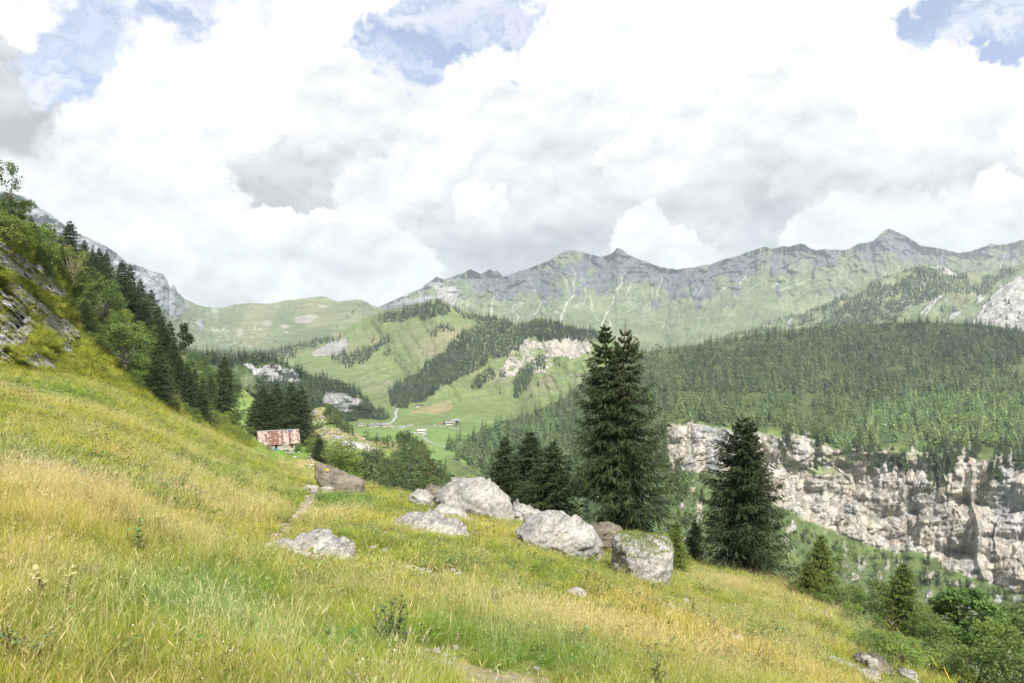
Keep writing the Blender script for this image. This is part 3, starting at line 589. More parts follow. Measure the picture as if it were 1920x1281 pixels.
def on_path(px, py):
    """bearing-space mask of the trodden trail (0..1)"""
    y = np.array([912,925,945,965,985,1005,1030]); xx = np.array([578,590,578,560,540,522,505]); w = np.array([11,13,15,14,13,12,10])
    a = (np.abs(px-np.interp(py, y, xx)) < np.interp(py, y, w))*((py > 910) & (py < 1030))
    return np.maximum(a, ragged(px, py, [(770,1200),(800,1222),(850,1240),(900,1248),(960,1262),(1010,1272),(1060,1290),(1090,1340),(860,1340),(840,1290),(790,1250)], 8, 15)*1.)
MW, g_ = new_mat('meadow_soil')
c_ = att(g_, 'Col').outputs['Color']; p_ = g_.n('ShaderNodeTexCoord').outputs['Object']
n_ = g_.noise(p_, 9, 8, .7); n2_ = g_.noise(p_, .9, 5, .6)
c_ = g_.mix(1., c_, g_.mix(g_.rng(n_, .3, .7), (.55,.55,.55), (1.4,1.4,1.3)), 'MULTIPLY'); c_ = g_.mix(1., c_, g_.mix(g_.rng(n2_, .3, .7), (.8,.85,.8), (1.2,1.15,1.1)), 'MULTIPLY')
finish(g_, c_, .95, .1, n_, .8, .05)
def build_meadow():
    px = np.concatenate([np.linspace(-2500, -420, 60), np.linspace(-400, 2300, 420), np.linspace(2320, 4400, 60)])
    ds = np.interp(px, _mx, _mds); nf, nb = 230, 40; k = np.arange(nf)/(nf-1)
    D = .3*(ds[:, None]/.3)**k[None, :]
    Bk = ds[:, None] + (np.arange(1, nb+1)/nb)[None, :]**1.6*np.where(px < 620, 14, 45)[:, None]
    D = np.concatenate([D, Bk], 1); X = (px[:, None]-CX)/F*D; Z = mz(X, D); V = np.stack([X, D, Z], -1)
    PY = CY-Z/D*F; PXx = np.repeat(px[:, None], D.shape[1], 1)
    st, lu = mcol(PXx, PY, X, D)
    c = mixc(np.ones(X.shape+(3,))*np.array((.15,.165,.045)), (.26,.23,.09), st*.8); c = mixc(c, (.12,.17,.04), lu*.6)
    pth = on_path(PXx, PY); c = mixc(c, (.25,.21,.15), pth)
    nv = D.shape[1]; i = np.arange(len(px)-1)[:, None]*nv+np.arange(nv-1)[None, :]
    q = np.stack([i, i+nv, i+nv+1, i+1], -1).reshape(-1, 4)
    tag(link('meadow', mesh_np('meadow', V.reshape(-1, 3), q, cols=c.reshape(-1, 3)), MW), 'sloping alpine meadow of long grass falling to the right', None, None, 'structure')
build_meadow()
gm, gg = new_mat('valley_ground'); finish(gg, (.10,.15,.05,1), .95, .1)
tag(link('valley_ground', mesh_np('valley_ground', [(-7400,-700,-345),(7400,-700,-345),(7400,8700,-345),(-7400,8700,-345)], [(0,1,2,3)]), gm), 'valley ground far below the slopes', None, None, 'structure')
# ================================================================== VEGETATION SHAPES
ML = mat_leaf('conifer_needles', transl=.12, rough=.7, var=.10)
MLI = mat_leaf('woodland_foliage', inst=True, transl=.15, rough=.75)
MD = mat_leaf('broad_leaves', transl=.35, rough=.55, var=.12)
MB = mat_attr('bark', .12, .35, .6, .02, .95, .1)
def spruce_geo(seed, H, Rr, nwh, nbr, ntw, tl, tw, base=.06, dark=(.030,.046,.018), tip=(.085,.105,.035), crook=0, lowcut=None, top_tuft=0, nk=1, prof=.85):
    """crown G and trunk G of a Norway spruce: whorls of drooping boughs carrying curtains of twigs"""
    r = np.random.default_rng(seed); T = G(); Cn = G()
    hh = np.linspace(0, 1, 12); wob = .012*H*np.stack([np.sin(hh*5+seed), np.cos(hh*4+seed*2), hh*0], 1)*hh[:, None]
    tp = np.stack([hh*0, hh*0, hh*H], 1)+wob
    T.tube(np.concatenate([[(0, 0, -.1*H)], tp]), np.concatenate([[.017*H], (1-hh)**.9*.0145*H+.004]), (.16,.13,.10), 8)
    hs = base + (.965-base)*(np.arange(nwh)/nwh)**.95; hs = hs + r.uniform(-.35, .35, nwh)/nwh*.9
    B0, BD, BL, BT = [], [], [], []
    for h in hs:
        n = max(3, int(round(nbr*(1-.35*h)+r.uniform(-1, 1))))
        a0 = r.uniform(0, 6.28)
        for k in range(n):
            az = a0+k*6.283/n+r.normal()*.28
            L = Rr*max(.02, (1-h)**prof*(.52+.56*r.random())*(1.0 if r.random() > .12 else .55)) + .006*H
            if lowcut is not None:
                lc = lowcut(az, h)
                if lc <= 0: continue
                L *= lc
            B0.append(h); BD.append(az); BL.append(L); BT.append(r.random())
    h = np.clip(np.array(B0), 0, .965); az = np.array(BD); L = np.array(BL); n = len(h)
    px = np.interp(h, hh, tp[:,0]); py_ = np.interp(h, hh, tp[:,1])
    e0 = np.interp(h, [0, .5, .8, 1], [-.18, .02, .35, .9]) + r.normal(size=n)*.09
    sag = np.interp(h, [0, .6, 1], [.42, .30, .05])*(.7+.6*r.random(n)); up = np.interp(h, [0, 1], [.26, .12])
    out = np.stack([np.cos(az), np.sin(az), 0*az], 1); side = np.stack([-np.sin(az), np.cos(az), 0*az], 1)
    def spine(s):
        zz = L*(e0*s - sag*np.sin(s*np.pi*.62) + up*s**3)
        return np.stack([px, py_, h*H], 1) + out*(L*s*np.cos(e0*.6))[:, None] + np.array([0, 0, 1.])*zz[:, None]
    # bare bough wood
    for s0, s1 in ((0., .35), (.35, .75)):
        a, b = spine(np.full(n, s0)), spine(np.full(n, s1)); Cn.kites(a, (b-a)*1.1, np.stack([side[:,0]*0, side[:,0]*0, np.full(n, .0035*H)], 1)*(1-s0), (.10,.08,.06))
    S = []
    for j in range(ntw):
        s = (j+.5+r.uniform(-.4, .4, n))/ntw; s = np.clip(s, .08, 1); sgn = np.where(r.random(n) > .5, 1., -1.) if ntw > 14 else np.where(j % 2 == 0, 1., -1.)*np.ones(n)
        P = spine(s); ang = r.uniform(.5, 1.15, n)
        l = np.minimum(tl*(.55+.8*r.random(n)), .30*L+.3*tl)*(1.15-.45*s)*(1+.25*(1-h))*np.interp(h, [.78, 1], [1, .35])
        fwd = out*np.cos(ang)[:, None]+side*(np.sin(ang)*sgn)[:, None]
        D = fwd*l[:, None]; D[:, 2] += -l*np.interp(h, [0, .7, 1], [.50, .22, -.15])*(.3+r.random(n)*.9)
        W = np.cross(D, r.normal(size=(n, 3))+np.array([0, 0, 1.2])); W /= np.linalg.norm(W, axis=1)[:, None]+1e-9; W *= (tw*(.6+.7*r.random(n)))[:, None]
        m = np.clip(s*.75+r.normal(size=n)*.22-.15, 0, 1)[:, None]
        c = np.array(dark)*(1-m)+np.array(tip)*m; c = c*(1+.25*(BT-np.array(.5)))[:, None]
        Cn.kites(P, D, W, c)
        for q in range(nk-1):
            f = r.uniform(.2, .85, n); D2 = np.roll(D, 1, 0)*0 + D*.55 + side*(sgn*-1*l*.25*r.random(n))[:, None] + np.array([0, 0, -1.])*(l*r.uniform(.1, .55, n))[:, None]
            W2 = np.cross(D2, r.normal(size=(n, 3))); W2 /= np.linalg.norm(W2, axis=1)[:, None]+1e-9
            Cn.kites(P+D*f[:, None], D2, W2*(tw*.8), c*r.uniform(.8, 1.25, n)[:, None])
    s = np.full(n, .80); P = spine(s); E = spine(np.full(n, 1.08)); W = side*(tw*1.1); Cn.kites(P, E-P, W, np.array(tip)*.9)
    q_n = 26; hz = r.uniform(.92, .995, q_n); ax_ = r.uniform(0, 6.28, q_n); dd_ = np.stack([np.cos(ax_), np.sin(ax_), np.full(q_n, .7)], 1)*(.010*H*(1.25-(hz-.92)/.075*.9))[:, None]; Cn.kites(np.stack([np.interp(hz, hh, tp[:,0]), np.interp(hz, hh, tp[:,1]), hz*H], 1), dd_, np.cross(dd_, r.normal(size=(q_n, 3)))*.0+np.stack([-np.sin(ax_), np.cos(ax_), 0*ax_], 1)*tw*.5, tip)
    Cn.kites(np.array([tp[-1]-[0, 0, .05*H]]*3), np.array([[0, 0, .085*H]]*3), np.array([[tw*.6, 0, 0], [0, tw*.6, 0], [tw*.4, tw*.4, 0]]), tip)
    return T, Cn
def far_spruce(seed, dark=(.050,.075,.034), tip=(.095,.130,.052), lv=13, k=9, w=.20):
    """unit-height spruce for distant woods"""
    r = np.random.default_rng(seed); g = G()
    g.tube([(0,0,-.08),(0,0,.9)], [.014,.004], (.10,.085,.07), 4)
    for i in range(lv):
        h = .05+.93*i/lv; rr = w*(1-h)**.8*(.85+.3*r.random())+.012; n = max(4, int(k*(1-.5*h))); a = r.uniform(0, 6.28)+np.arange(n)*6.283/n+r.normal(size=n)*.2
        rr = rr*r.uniform(.7, 1.2, n); o = np.stack([np.cos(a), np.sin(a), 0*a], 1); sd_ = np.stack([-np.sin(a), np.cos(a), 0*a], 1)
        D = o*rr[:, None]; D[:, 2] = -rr*r.uniform(.25, .75, n)+.01
        m = r.random(n)[:, None]
        g.kites(np.zeros((n, 3))+[0, 0, h+.035], D, sd_*(rr*.36)[:, None], np.array(dark)*(1-m)+np.array(tip)*m, bend=np.array([0, 0, .012]))
    g.kites(np.array([[0, 0, .93]]*2), np.array([[0, 0, .07]]*2), np.array([[.008, 0, 0], [0, .008, 0]]), dark)
    return g
def leaf_cloud(seed, n, size, clumps, shell=.55, cols=((.05,.085,.025),(.11,.17,.045)), up=.6):
    """leaf quads in many uneven clumps; unit-ish extents: x,y in [-.5,.5], z in [0,1]"""
    r = np.random.default_rng(seed); g = G(); cl = []
    for i in range(clumps):
        a = r.uniform(0, 6.28); z = r.uniform(.10, .92); rad = .46*math.sqrt(max(.02, 1-((z-.42)/.6)**2))*r.uniform(.35, 1.0)
        cl.append((math.cos(a)*rad, math.sin(a)*rad, z, r.uniform(.09, .19), r.random()))
    cl = np.array(cl); idx = r.integers(0, clumps, n); C = cl[idx]
    v = r.normal(size=(n, 3)); v /= np.linalg.norm(v, axis=1)[:, None]; P = C[:, :3] + v*(C[:, 3]*r.random(n)**.4)[:, None]*[1.2, 1.2, .8]
    D = r.normal(size=(n, 3)); D[:, 2] *= .6; D /= np.linalg.norm(D, axis=1)[:, None]; N = r.normal(size=(n, 3))*.7+[0, 0, up]; W = np.cross(D, N); W /= np.linalg.norm(W, axis=1)[:, None]+1e-9
    s = size*r.uniform(.6, 1.3, n); m = np.clip(C[:, 4]*.6+r.random(n)*.4, 0, 1)[:, None]
    g.kites(P-D*s[:, None]/2, D*s[:, None], W*s[:, None]*.36, np.array(cols[0])*(1-m)+np.array(cols[1])*m)
    return g, cl
def woody(cl, seed, stems=3, rad=.018, col=(.12,.10,.08), k=14, base=(0,0,-.08), fork=.25):
    r = np.random.default_rng(seed); g = G()
    for i in range(stems):
        a = r.uniform(0, 6.28); f = np.array([math.cos(a)*.04, math.sin(a)*.04, fork])*r.uniform(.8, 1.2)
        g.tube([base, f*.5, f], [rad, rad*.8, rad*.65], col, 6)
        for c in cl[r.permutation(len(cl))[:k]]:
            e = c[:3]; mid = (f+e)/2+r.normal(size=3)*.03+[0, 0, -.03]; g.tube([f, mid, e], [rad*.5, rad*.3, rad*.1], col, 4)
    return g
def xf(g, sc3):
    g.v = [v*np.asarray(sc3) for v in g.v]; return g

# ------------------------------------------------------------------ scatter of a mass nobody could count: one object, geometry nodes
def scatter(name, protos, P, pid, scl, rotz, tcol, mat, label, lean=None):
    V, Q, T, C, K, n0 = [], [], [], [], [], 0
    for k, g in enumerate(protos):
        v, q, t, c = g.arr(); V.append(v); C.append(c); K.append(np.full(len(v), 1000+k))
        if q is not None: Q.append(q+n0)
        if t is not None: T.append(t+n0)
        n0 += len(v)
    N = len(P); V.append(P); C.append(np.ones((N, 3))); K.append(pid)
    me = mesh_np(name, np.concatenate(V), np.concatenate(Q) if Q else None, np.concatenate(T) if T else None, np.concatenate(C), False)
    def put(nm, ty, key, arr, ad):
        full = np.zeros((n0+N,)+arr.shape[1:], np.float32); full[n0:] = arr
        a = me.attributes.new(nm, ty, 'POINT'); a.data.foreach_set(key, full.ravel())
    a = me.attributes.new('pid', 'INT', 'POINT'); a.data.foreach_set('value', np.concatenate(K).astype(np.int32))
    scl = np.asarray(scl, float); scl = np.repeat(scl[:, None], 3, 1) if scl.ndim == 1 else scl
    rot = np.zeros((N, 3)); rot[:, 2] = rotz
    if lean is not None: rot[:, :2] = lean
    put('scl', 'FLOAT_VECTOR', 'vector', scl, 0); put('rot', 'FLOAT_VECTOR', 'vector', rot, 0); put('tcol', 'FLOAT_VECTOR', 'vector', np.asarray(tcol, float), 0)
    me.materials.append(mat); o = link(name, me); tag(o, label, None, None, 'stuff')
    ng = bpy.data.node_groups.new(name+'_growth', 'GeometryNodeTree')
    ng.interface.new_socket('Geometry', in_out='INPUT', socket_type='NodeSocketGeometry'); ng.interface.new_socket('Geometry', in_out='OUTPUT', socket_type='NodeSocketGeometry')
    nn, ll = ng.nodes, ng.links; gi = nn.new('NodeGroupInput'); go = nn.new('NodeGroupOutput'); jn = nn.new('GeometryNodeJoinGeometry')
    def named(nm, ty): x = nn.new('GeometryNodeInputNamedAttribute'); x.data_type = ty; x.inputs[0].default_value = nm; return x.outputs[0]
    pidn, rotn, scn = named('pid', 'INT'), named('rot', 'FLOAT_VECTOR'), named('scl', 'FLOAT_VECTOR')
    def sep(v):
        c = nn.new('FunctionNodeCompare'); c.data_type = 'INT'; c.operation = 'EQUAL'
        ins = [i for i in c.inputs if i.type == 'INT']; ll.new(pidn, ins[0]); ins[1].default_value = v
        s = nn.new('GeometryNodeSeparateGeometry'); s.domain = 'POINT'; ll.new(gi.outputs[0], s.inputs[0]); ll.new(c.outputs[0], s.inputs[1]); return s.outputs[0]
    for k in range(len(protos)):
        i = nn.new('GeometryNodeInstanceOnPoints'); ll.new(sep(k), i.inputs['Points']); ll.new(sep(1000+k), i.inputs['Instance'])
        ll.new(rotn, i.inputs['Rotation']); ll.new(scn, i.inputs['Scale']); ll.new(i.outputs[0], jn.inputs[0])
    ll.new(jn.outputs[0], go.inputs[0])
    md = o.modifiers.new('growth', 'NODES'); md.node_group = ng
    return o

# ================================================================== FAR WOODS (stuff) on each slope
FS = [far_spruce(s, lv=12, k=8, w=w) for s, w in ((1, .22), (2, .27), (3, .19), (4, .24))]
FD = [leaf_cloud(s, 90, .16, 14, cols=((.055,.095,.025),(.105,.16,.04)))[0] for s in (11, 12)]
for g_2 in FD: g_2.c = [c*np.array([.78,.72,.8]) for c in g_2.c]
for g_2 in FD: g_2.tube([(0,0,-.1),(0,0,.5)], [.03,.015], (.1,.09,.07), 4)
def wood(name, lay, regions, label, seed=1, decid=.0):
    r = np.random.default_rng(seed); PP, SS, PI_, TC = [], [], [], []
    for k, (poly, sp, h, dec, thin, tc) in enumerate(regions):
        x, y = grid_in(poly, sp, 1.0, seed*31+k, rag=6)
        if thin:
            m = fbm(x/thin[0], y/thin[1], 0, 4, seed+k) > thin[2]; x, y = x[m], y[m]
        if len(x) == 0: continue
        p = lay.at(x, y); n = len(p)
        hh = h*np.clip(r.normal(1, .25, n), .40, 1.6)
        isd = (r.random(n) < dec*(1+1.5*fbm(x/30, y/20, 0, 3, seed+5)))
        pid = np.where(isd, 4+r.integers(0, 2, n), r.integers(0, 4, n))
        wd = r.uniform(.85, 1.25, n)
        s3 = np.stack([hh*wd, hh*wd, hh], 1); s3[isd] *= np.array([.75, .75, .62])
        v = 1+.27*r.normal(size=n); patch = 1+.30*fbm(x/45, y/30, 0, 4, seed+55)
        if lay is Lup: pass
        if lay is Lp: patch = patch*(1.12+.35*sst(690, 800, y)+.65*sst(1450, 1850, x)*sst(660, 760, y)+.15*gs(x,y,1500,700,90,40))  # plateau wood: sunlight painted into the tint, brighter low and right, plus broadleaf tone
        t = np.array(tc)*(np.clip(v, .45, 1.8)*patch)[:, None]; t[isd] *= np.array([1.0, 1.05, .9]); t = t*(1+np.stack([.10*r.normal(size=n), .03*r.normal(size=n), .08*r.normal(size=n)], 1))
        p[:, 2] -= .03*h
        PP.append(p); SS.append(s3); PI_.append(pid); TC.append(t)
    P = np.concatenate(PP); n = len(P)
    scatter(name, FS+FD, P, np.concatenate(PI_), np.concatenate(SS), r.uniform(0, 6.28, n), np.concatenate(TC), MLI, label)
    return n
T0 = (1, 1, 1)
nt = []
# plateau wood
P_UP = [(x_, y_-4) for x_, y_ in [(836,850),(845,842),(870,829),(900,813),(950,797),(1000,779),(1030,768),(1060,752),(1080,736),(1100,715),(1130,695),(1160,681),(1190,670),(1250,660),(1330,650),(1380,640),(1440,630),(1520,620),(1600,616),(1650,612),(1700,610),(1760,611),(1820,614),(1870,619),(1920,626),(2140,644)]]
low = [(2140,868),(1920,838),(1880,845),(1840,830),(1800,842),(1760,838),(1725,850),(1690,820),(1660,838),(1620,845),(1600,850),(1560,836),(1530,838),(1500,815),(1470,808),(1440,800),(1380,800),(1340,800),(1300,793),(1252,795),(1246,840),(1235,880),(1240,960),(1250,1060),(1120,1060),(1030,1010),(960,935),(910,890),(880,872),(845,860)]
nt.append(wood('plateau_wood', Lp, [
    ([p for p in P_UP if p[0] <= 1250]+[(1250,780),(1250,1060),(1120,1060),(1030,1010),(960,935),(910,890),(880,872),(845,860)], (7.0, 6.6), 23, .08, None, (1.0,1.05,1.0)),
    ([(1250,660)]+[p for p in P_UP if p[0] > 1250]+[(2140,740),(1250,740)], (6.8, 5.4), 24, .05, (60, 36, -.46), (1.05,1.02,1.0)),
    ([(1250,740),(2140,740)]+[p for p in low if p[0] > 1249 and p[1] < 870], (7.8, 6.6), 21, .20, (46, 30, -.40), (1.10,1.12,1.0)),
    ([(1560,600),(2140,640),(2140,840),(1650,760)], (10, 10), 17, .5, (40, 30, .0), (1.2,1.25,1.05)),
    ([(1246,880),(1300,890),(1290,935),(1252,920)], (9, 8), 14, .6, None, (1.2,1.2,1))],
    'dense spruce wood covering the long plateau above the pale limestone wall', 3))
# hill in the middle
nt.append(wood('hill_wood', Lc, [
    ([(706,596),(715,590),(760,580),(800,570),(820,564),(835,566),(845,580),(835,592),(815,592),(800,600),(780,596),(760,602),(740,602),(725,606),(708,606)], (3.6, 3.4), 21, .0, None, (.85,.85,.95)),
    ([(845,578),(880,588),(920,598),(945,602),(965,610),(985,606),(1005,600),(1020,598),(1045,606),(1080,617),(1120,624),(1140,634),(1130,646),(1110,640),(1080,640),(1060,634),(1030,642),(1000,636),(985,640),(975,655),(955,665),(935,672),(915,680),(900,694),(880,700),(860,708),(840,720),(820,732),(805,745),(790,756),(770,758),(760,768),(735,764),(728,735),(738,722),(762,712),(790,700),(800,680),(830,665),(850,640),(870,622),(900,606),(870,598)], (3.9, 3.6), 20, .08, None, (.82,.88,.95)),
    ([(800,625),(820,612),(845,606),(852,618),(830,624),(812,634)], (4, 4), 17, 0, None, T0),
    ([(640,668),(662,662),(690,652),(700,642),(730,632),(735,640),(715,655),(700,665),(690,680),(665,685),(655,680)], (4, 3.8), 20, 0, None, (.85,.85,.95)),
    ([(500,665),(530,652),(570,642),(600,636),(640,632),(640,640),(625,642),(600,648),(560,655),(530,668),(510,675)], (4.0, 3.6), 20, 0, (20, 9, -.25), (.85,.85,.95)),
    ([(525,665),(545,655),(560,660),(555,675),(535,676)], (4, 4), 19, 0, None, (.85,.85,.95)),
    ([(715,662),(735,652),(735,665),(718,672)], (4, 4), 19, 0, None, (.85,.85,.95)),
    ([(620,672),(640,660),(700,640),(708,655),(690,672),(655,692),(635,690)], (4, 4), 20, 0, (16, 10, -.1), (.85,.85,.95)),
    ([(884,722),(900,700),(920,690),(930,700),(928,712),(910,716),(895,732),(886,734)], (4.2, 4), 18, .15, None, T0),
    ([(930,700),(945,694),(952,704),(938,716)], (4.2, 4), 17, .15, None, T0),
    ([(962,720),(975,700),(990,695),(1000,710),(985,735),(970,752),(962,745)], (4.2, 4), 19, .0, None, (.9,.9,.95)),
    ([(950,660),(975,655),(985,675),(975,695),(958,690)], (6, 6), 14, .25, (9, 9, .05), T0),
    ([(985,690),(1010,670),(1025,660),(1020,690),(1000,700),(990,705)], (4.6, 4.4), 17, .1, (16, 12, -.2), T0),
    ([(1040,672),(1056,668),(1052,690),(1044,694)], (5, 5), 16, .0, None, T0),
    ([(690,600),(702,596),(700,610),(688,612)], (5, 5), 14, 0, None, T0)],
    'spruce woods on the crown and flanks of the grassy middle hill', 5))
nt.append(wood('slope_wood', Lup, [
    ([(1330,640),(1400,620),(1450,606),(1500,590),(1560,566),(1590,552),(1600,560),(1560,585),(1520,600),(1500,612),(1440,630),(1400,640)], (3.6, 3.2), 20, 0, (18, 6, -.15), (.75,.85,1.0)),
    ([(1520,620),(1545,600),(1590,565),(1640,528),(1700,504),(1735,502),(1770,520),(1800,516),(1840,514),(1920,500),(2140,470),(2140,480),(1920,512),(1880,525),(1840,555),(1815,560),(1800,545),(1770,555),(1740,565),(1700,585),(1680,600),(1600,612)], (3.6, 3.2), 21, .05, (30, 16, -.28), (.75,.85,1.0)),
    ([(1755,498),(1795,508),(1798,514),(1760,504)], (4, 3), 17, 0, None, T0),
    ([(1750,580),(1800,550),(1820,565),(1770,600)], (4, 4), 16, .1, (15, 10, .05), T0),
    ([(1190,665),(1320,645),(1330,655),(1200,680)], (4, 4), 18, 0, (12, 8, .0), T0),
    ([(1560,555),(1600,540),(1620,548),(1580,565)], (4, 3.4), 18, 0, (10, 8, -.1), T0)],
    'bluish spruce woods on the high slope under the far ridge', 7))
nt.append(wood('ridge_groves', Lridge, [
    ([(1285,602),(1345,588),(1345,592),(1290,608)], (4, 4), 24, 0, (8, 4, -.1), T0), ([(1405,598),(1430,592),(1432,598),(1410,603)], (4, 4), 24, 0, None, T0),
    ([(1480,560),(1520,548),(1545,545),(1545,552),(1500,566),(1480,570)], (5, 4), 24, 0, (10, 5, 0.), T0), ([(1565,536),(1590,530),(1595,540),(1570,545)], (4, 4), 24, 0, None, T0),
    ([(1518,548),(1545,538),(1546,545),(1522,552)], (4.4, 4), 24, 0, None, T0)], 'scattered dark groves on the grassy foot of the far ridge', 8))
nt.append(wood('valley_head_groves', Lhead, [
    ([(345,655),(400,658),(470,664),(520,662),(540,655),(540,668),(470,676),(345,674)], (4, 3.4), 24, 0, (30, 8, -.4), (.9,.9,1)),
    ([(645,592),(665,580),(680,570),(690,567),(690,573),(670,585),(650,598)], (3.6, 3), 20, 0, (9, 6, -.2), T0), ([(630,610),(690,604),(690,608),(632,614)], (5, 3), 18, 0, (10, 6, 0.), T0)],
    'thin dark groves in the grassy head of the valley', 9))
nt.append(wood('knoll_wood', Lk, [
    ([(300,668),(370,668),(420,674),(450,672),(480,670),(500,669),(520,674),(545,688),(560,696),(580,706),(610,711),(640,718),(665,729),(690,752),(705,767),(720,777),(733,790),(742,800),(735,799),(700,793),(660,791),(640,795),(668,775),(684,755),(662,738),(640,730),(612,733),(600,748),(610,765),(600,790),(560,800),(520,780),(480,730),(480,715),(510,722),(545,722),(572,716),(560,698),(545,688),(525,682),(500,682),(480,684),(466,680),(450,684),(430,690),(380,688),(330,700)], (4.4, 3.8), 16, .12, None, (.8,.85,.95)),
    ([(484,716),(500,706),(508,712),(500,722)], (5, 5), 11, .2, None, T0)],
    'dark spruce wood wrapped around the two pale crags', 10))
print('woods', nt)
# broadleaved thicket below the hut
BU = [leaf_cloud(s, 800, .060, 34, cols=((.050,.080,.024),(.115,.150,.050)))[0] for s in (21, 22, 23)]
for g_2 in BU: g_2.tube([(0,0,-.1),(0,0,.4)], [.02,.01], (.12,.10,.08), 4)
def thicket(name, lay, regions, label, seed, protos=None, mat=None):
    r = np.random.default_rng(seed); PP, SS, PI_, TC = [], [], [], []
    pr = protos or (BU+FS[:2])
    for k, (poly, sp, h, con, thin, tc) in enumerate(regions):
        x, y = grid_in(poly, sp, 1.0, seed*17+k, rag=5)
        if thin: m = fbm(x/thin[0], y/thin[1], 0, 4, seed+k) > thin[2]; x, y = x[m], y[m]
        if not len(x): continue
        p = lay.at(x, y); n = len(p); isc = r.random(n) < con; hh = h*np.clip(r.normal(1, .28, n), .4, 1.8)
        s3 = np.stack([hh*.95, hh*.95, hh*.95], 1)*r.uniform(.85, 1.15, (n, 1)); s3[isc] *= np.array([1.1, 1.1, 1.35])
        pid = np.where(isc, 3+r.integers(0, 2, n), r.integers(0, 3, n))
        t = np.array(tc)*np.clip(1+.22*r.normal(size=n), .55, 1.6)[:, None]*(1+np.stack([.14*r.normal(size=n), .04*r.normal(size=n), .1*r.normal(size=n)], 1)); t[isc] *= .75
        p[:, 2] -= .08*h; PP.append(p); SS.append(s3); PI_.append(pid); TC.append(t)
    P = np.concatenate(PP); scatter(name, pr, P, np.concatenate(PI_), np.concatenate(SS), r.uniform(0, 6.28, len(P)), np.concatenate(TC), mat or MLI, label)
thicket('broadleaf_thicket', Lj, [
    ([(640,900),(660,892),(690,884),(715,876),(745,868),(780,860),(800,868),(820,890),(838,915),(850,945),(870,1000),(700,1000),(600,960)], (9, 8), 7.5, .10, None, (.85,.9,.9)),
    ([(745,830),(752,816),(775,818),(795,842),(806,860),(780,862),(755,848)], (6.5, 6), 4.6, .12, None, (.85,.9,.9)),
    ([(685,814),(705,812),(722,822),(745,836),(752,846),(735,846),(712,836),(690,826)], (6.5, 6), 3.2, .2, None, (.85,.9,.85)),
    ([(608,772),(618,768),(640,785),(655,799),(668,814),(662,820),(640,812),(622,800),(610,785)], (4.5, 4.5), 3.4, .2, None, (.85,.85,.8)),
    ([(590,860),(620,864),(650,876),(660,895),(640,920),(600,900)], (9, 8), 6, .15, None, (1.25,1.25,.85)),
    ([(570,780),(640,785),(660,820),(570,825)], (9, 8), 2.2, .2, (12, 12, .12), (.9,.9,.8))],
    'thicket of grey green broadleaved trees filling the slope below the hut', 31)
thicket('hillside_brush', Li, [
    ([(345,666),(375,674),(400,692),(440,718),(452,732),(446,745),(430,735),(420,760),(400,750),(380,720),(345,700)], (6, 6), 4.6, .12, None, (1.0,1.1,.9)),
    ([(480,748),(500,764),(560,782),(560,800),(500,790)], (8, 8), 5, .3, None, (.9,.95,.85))], 'brushy green bushes on the slope behind the tall spruces', 32)

thicket('scree_brush', Lp, [
    ([(1255,895),(1345,900),(1410,925),(1470,965),(1520,985),(1600,1022),(1680,1045),(1760,1060),(1830,1090),(1925,1125),(2050,1160),(2050,1330),(1900,1300),(1700,1180),(1500,1130),(1262,1010)], (11, 9), 4.2, .12, (34, 26, .02), (1.0,1.05,.95)),
    ([(1440,815),(1500,822),(1600,850),(1720,860),(1920,868),(1925,900),(1800,905),(1700,880),(1600,900),(1500,890),(1450,850)], (10, 9), 3.4, .25, (16, 10, .24), (1.15,1.2,1.0))],
    'low green brush dotted over the scree and the turf ledges of the limestone wall', 33)
import bmesh
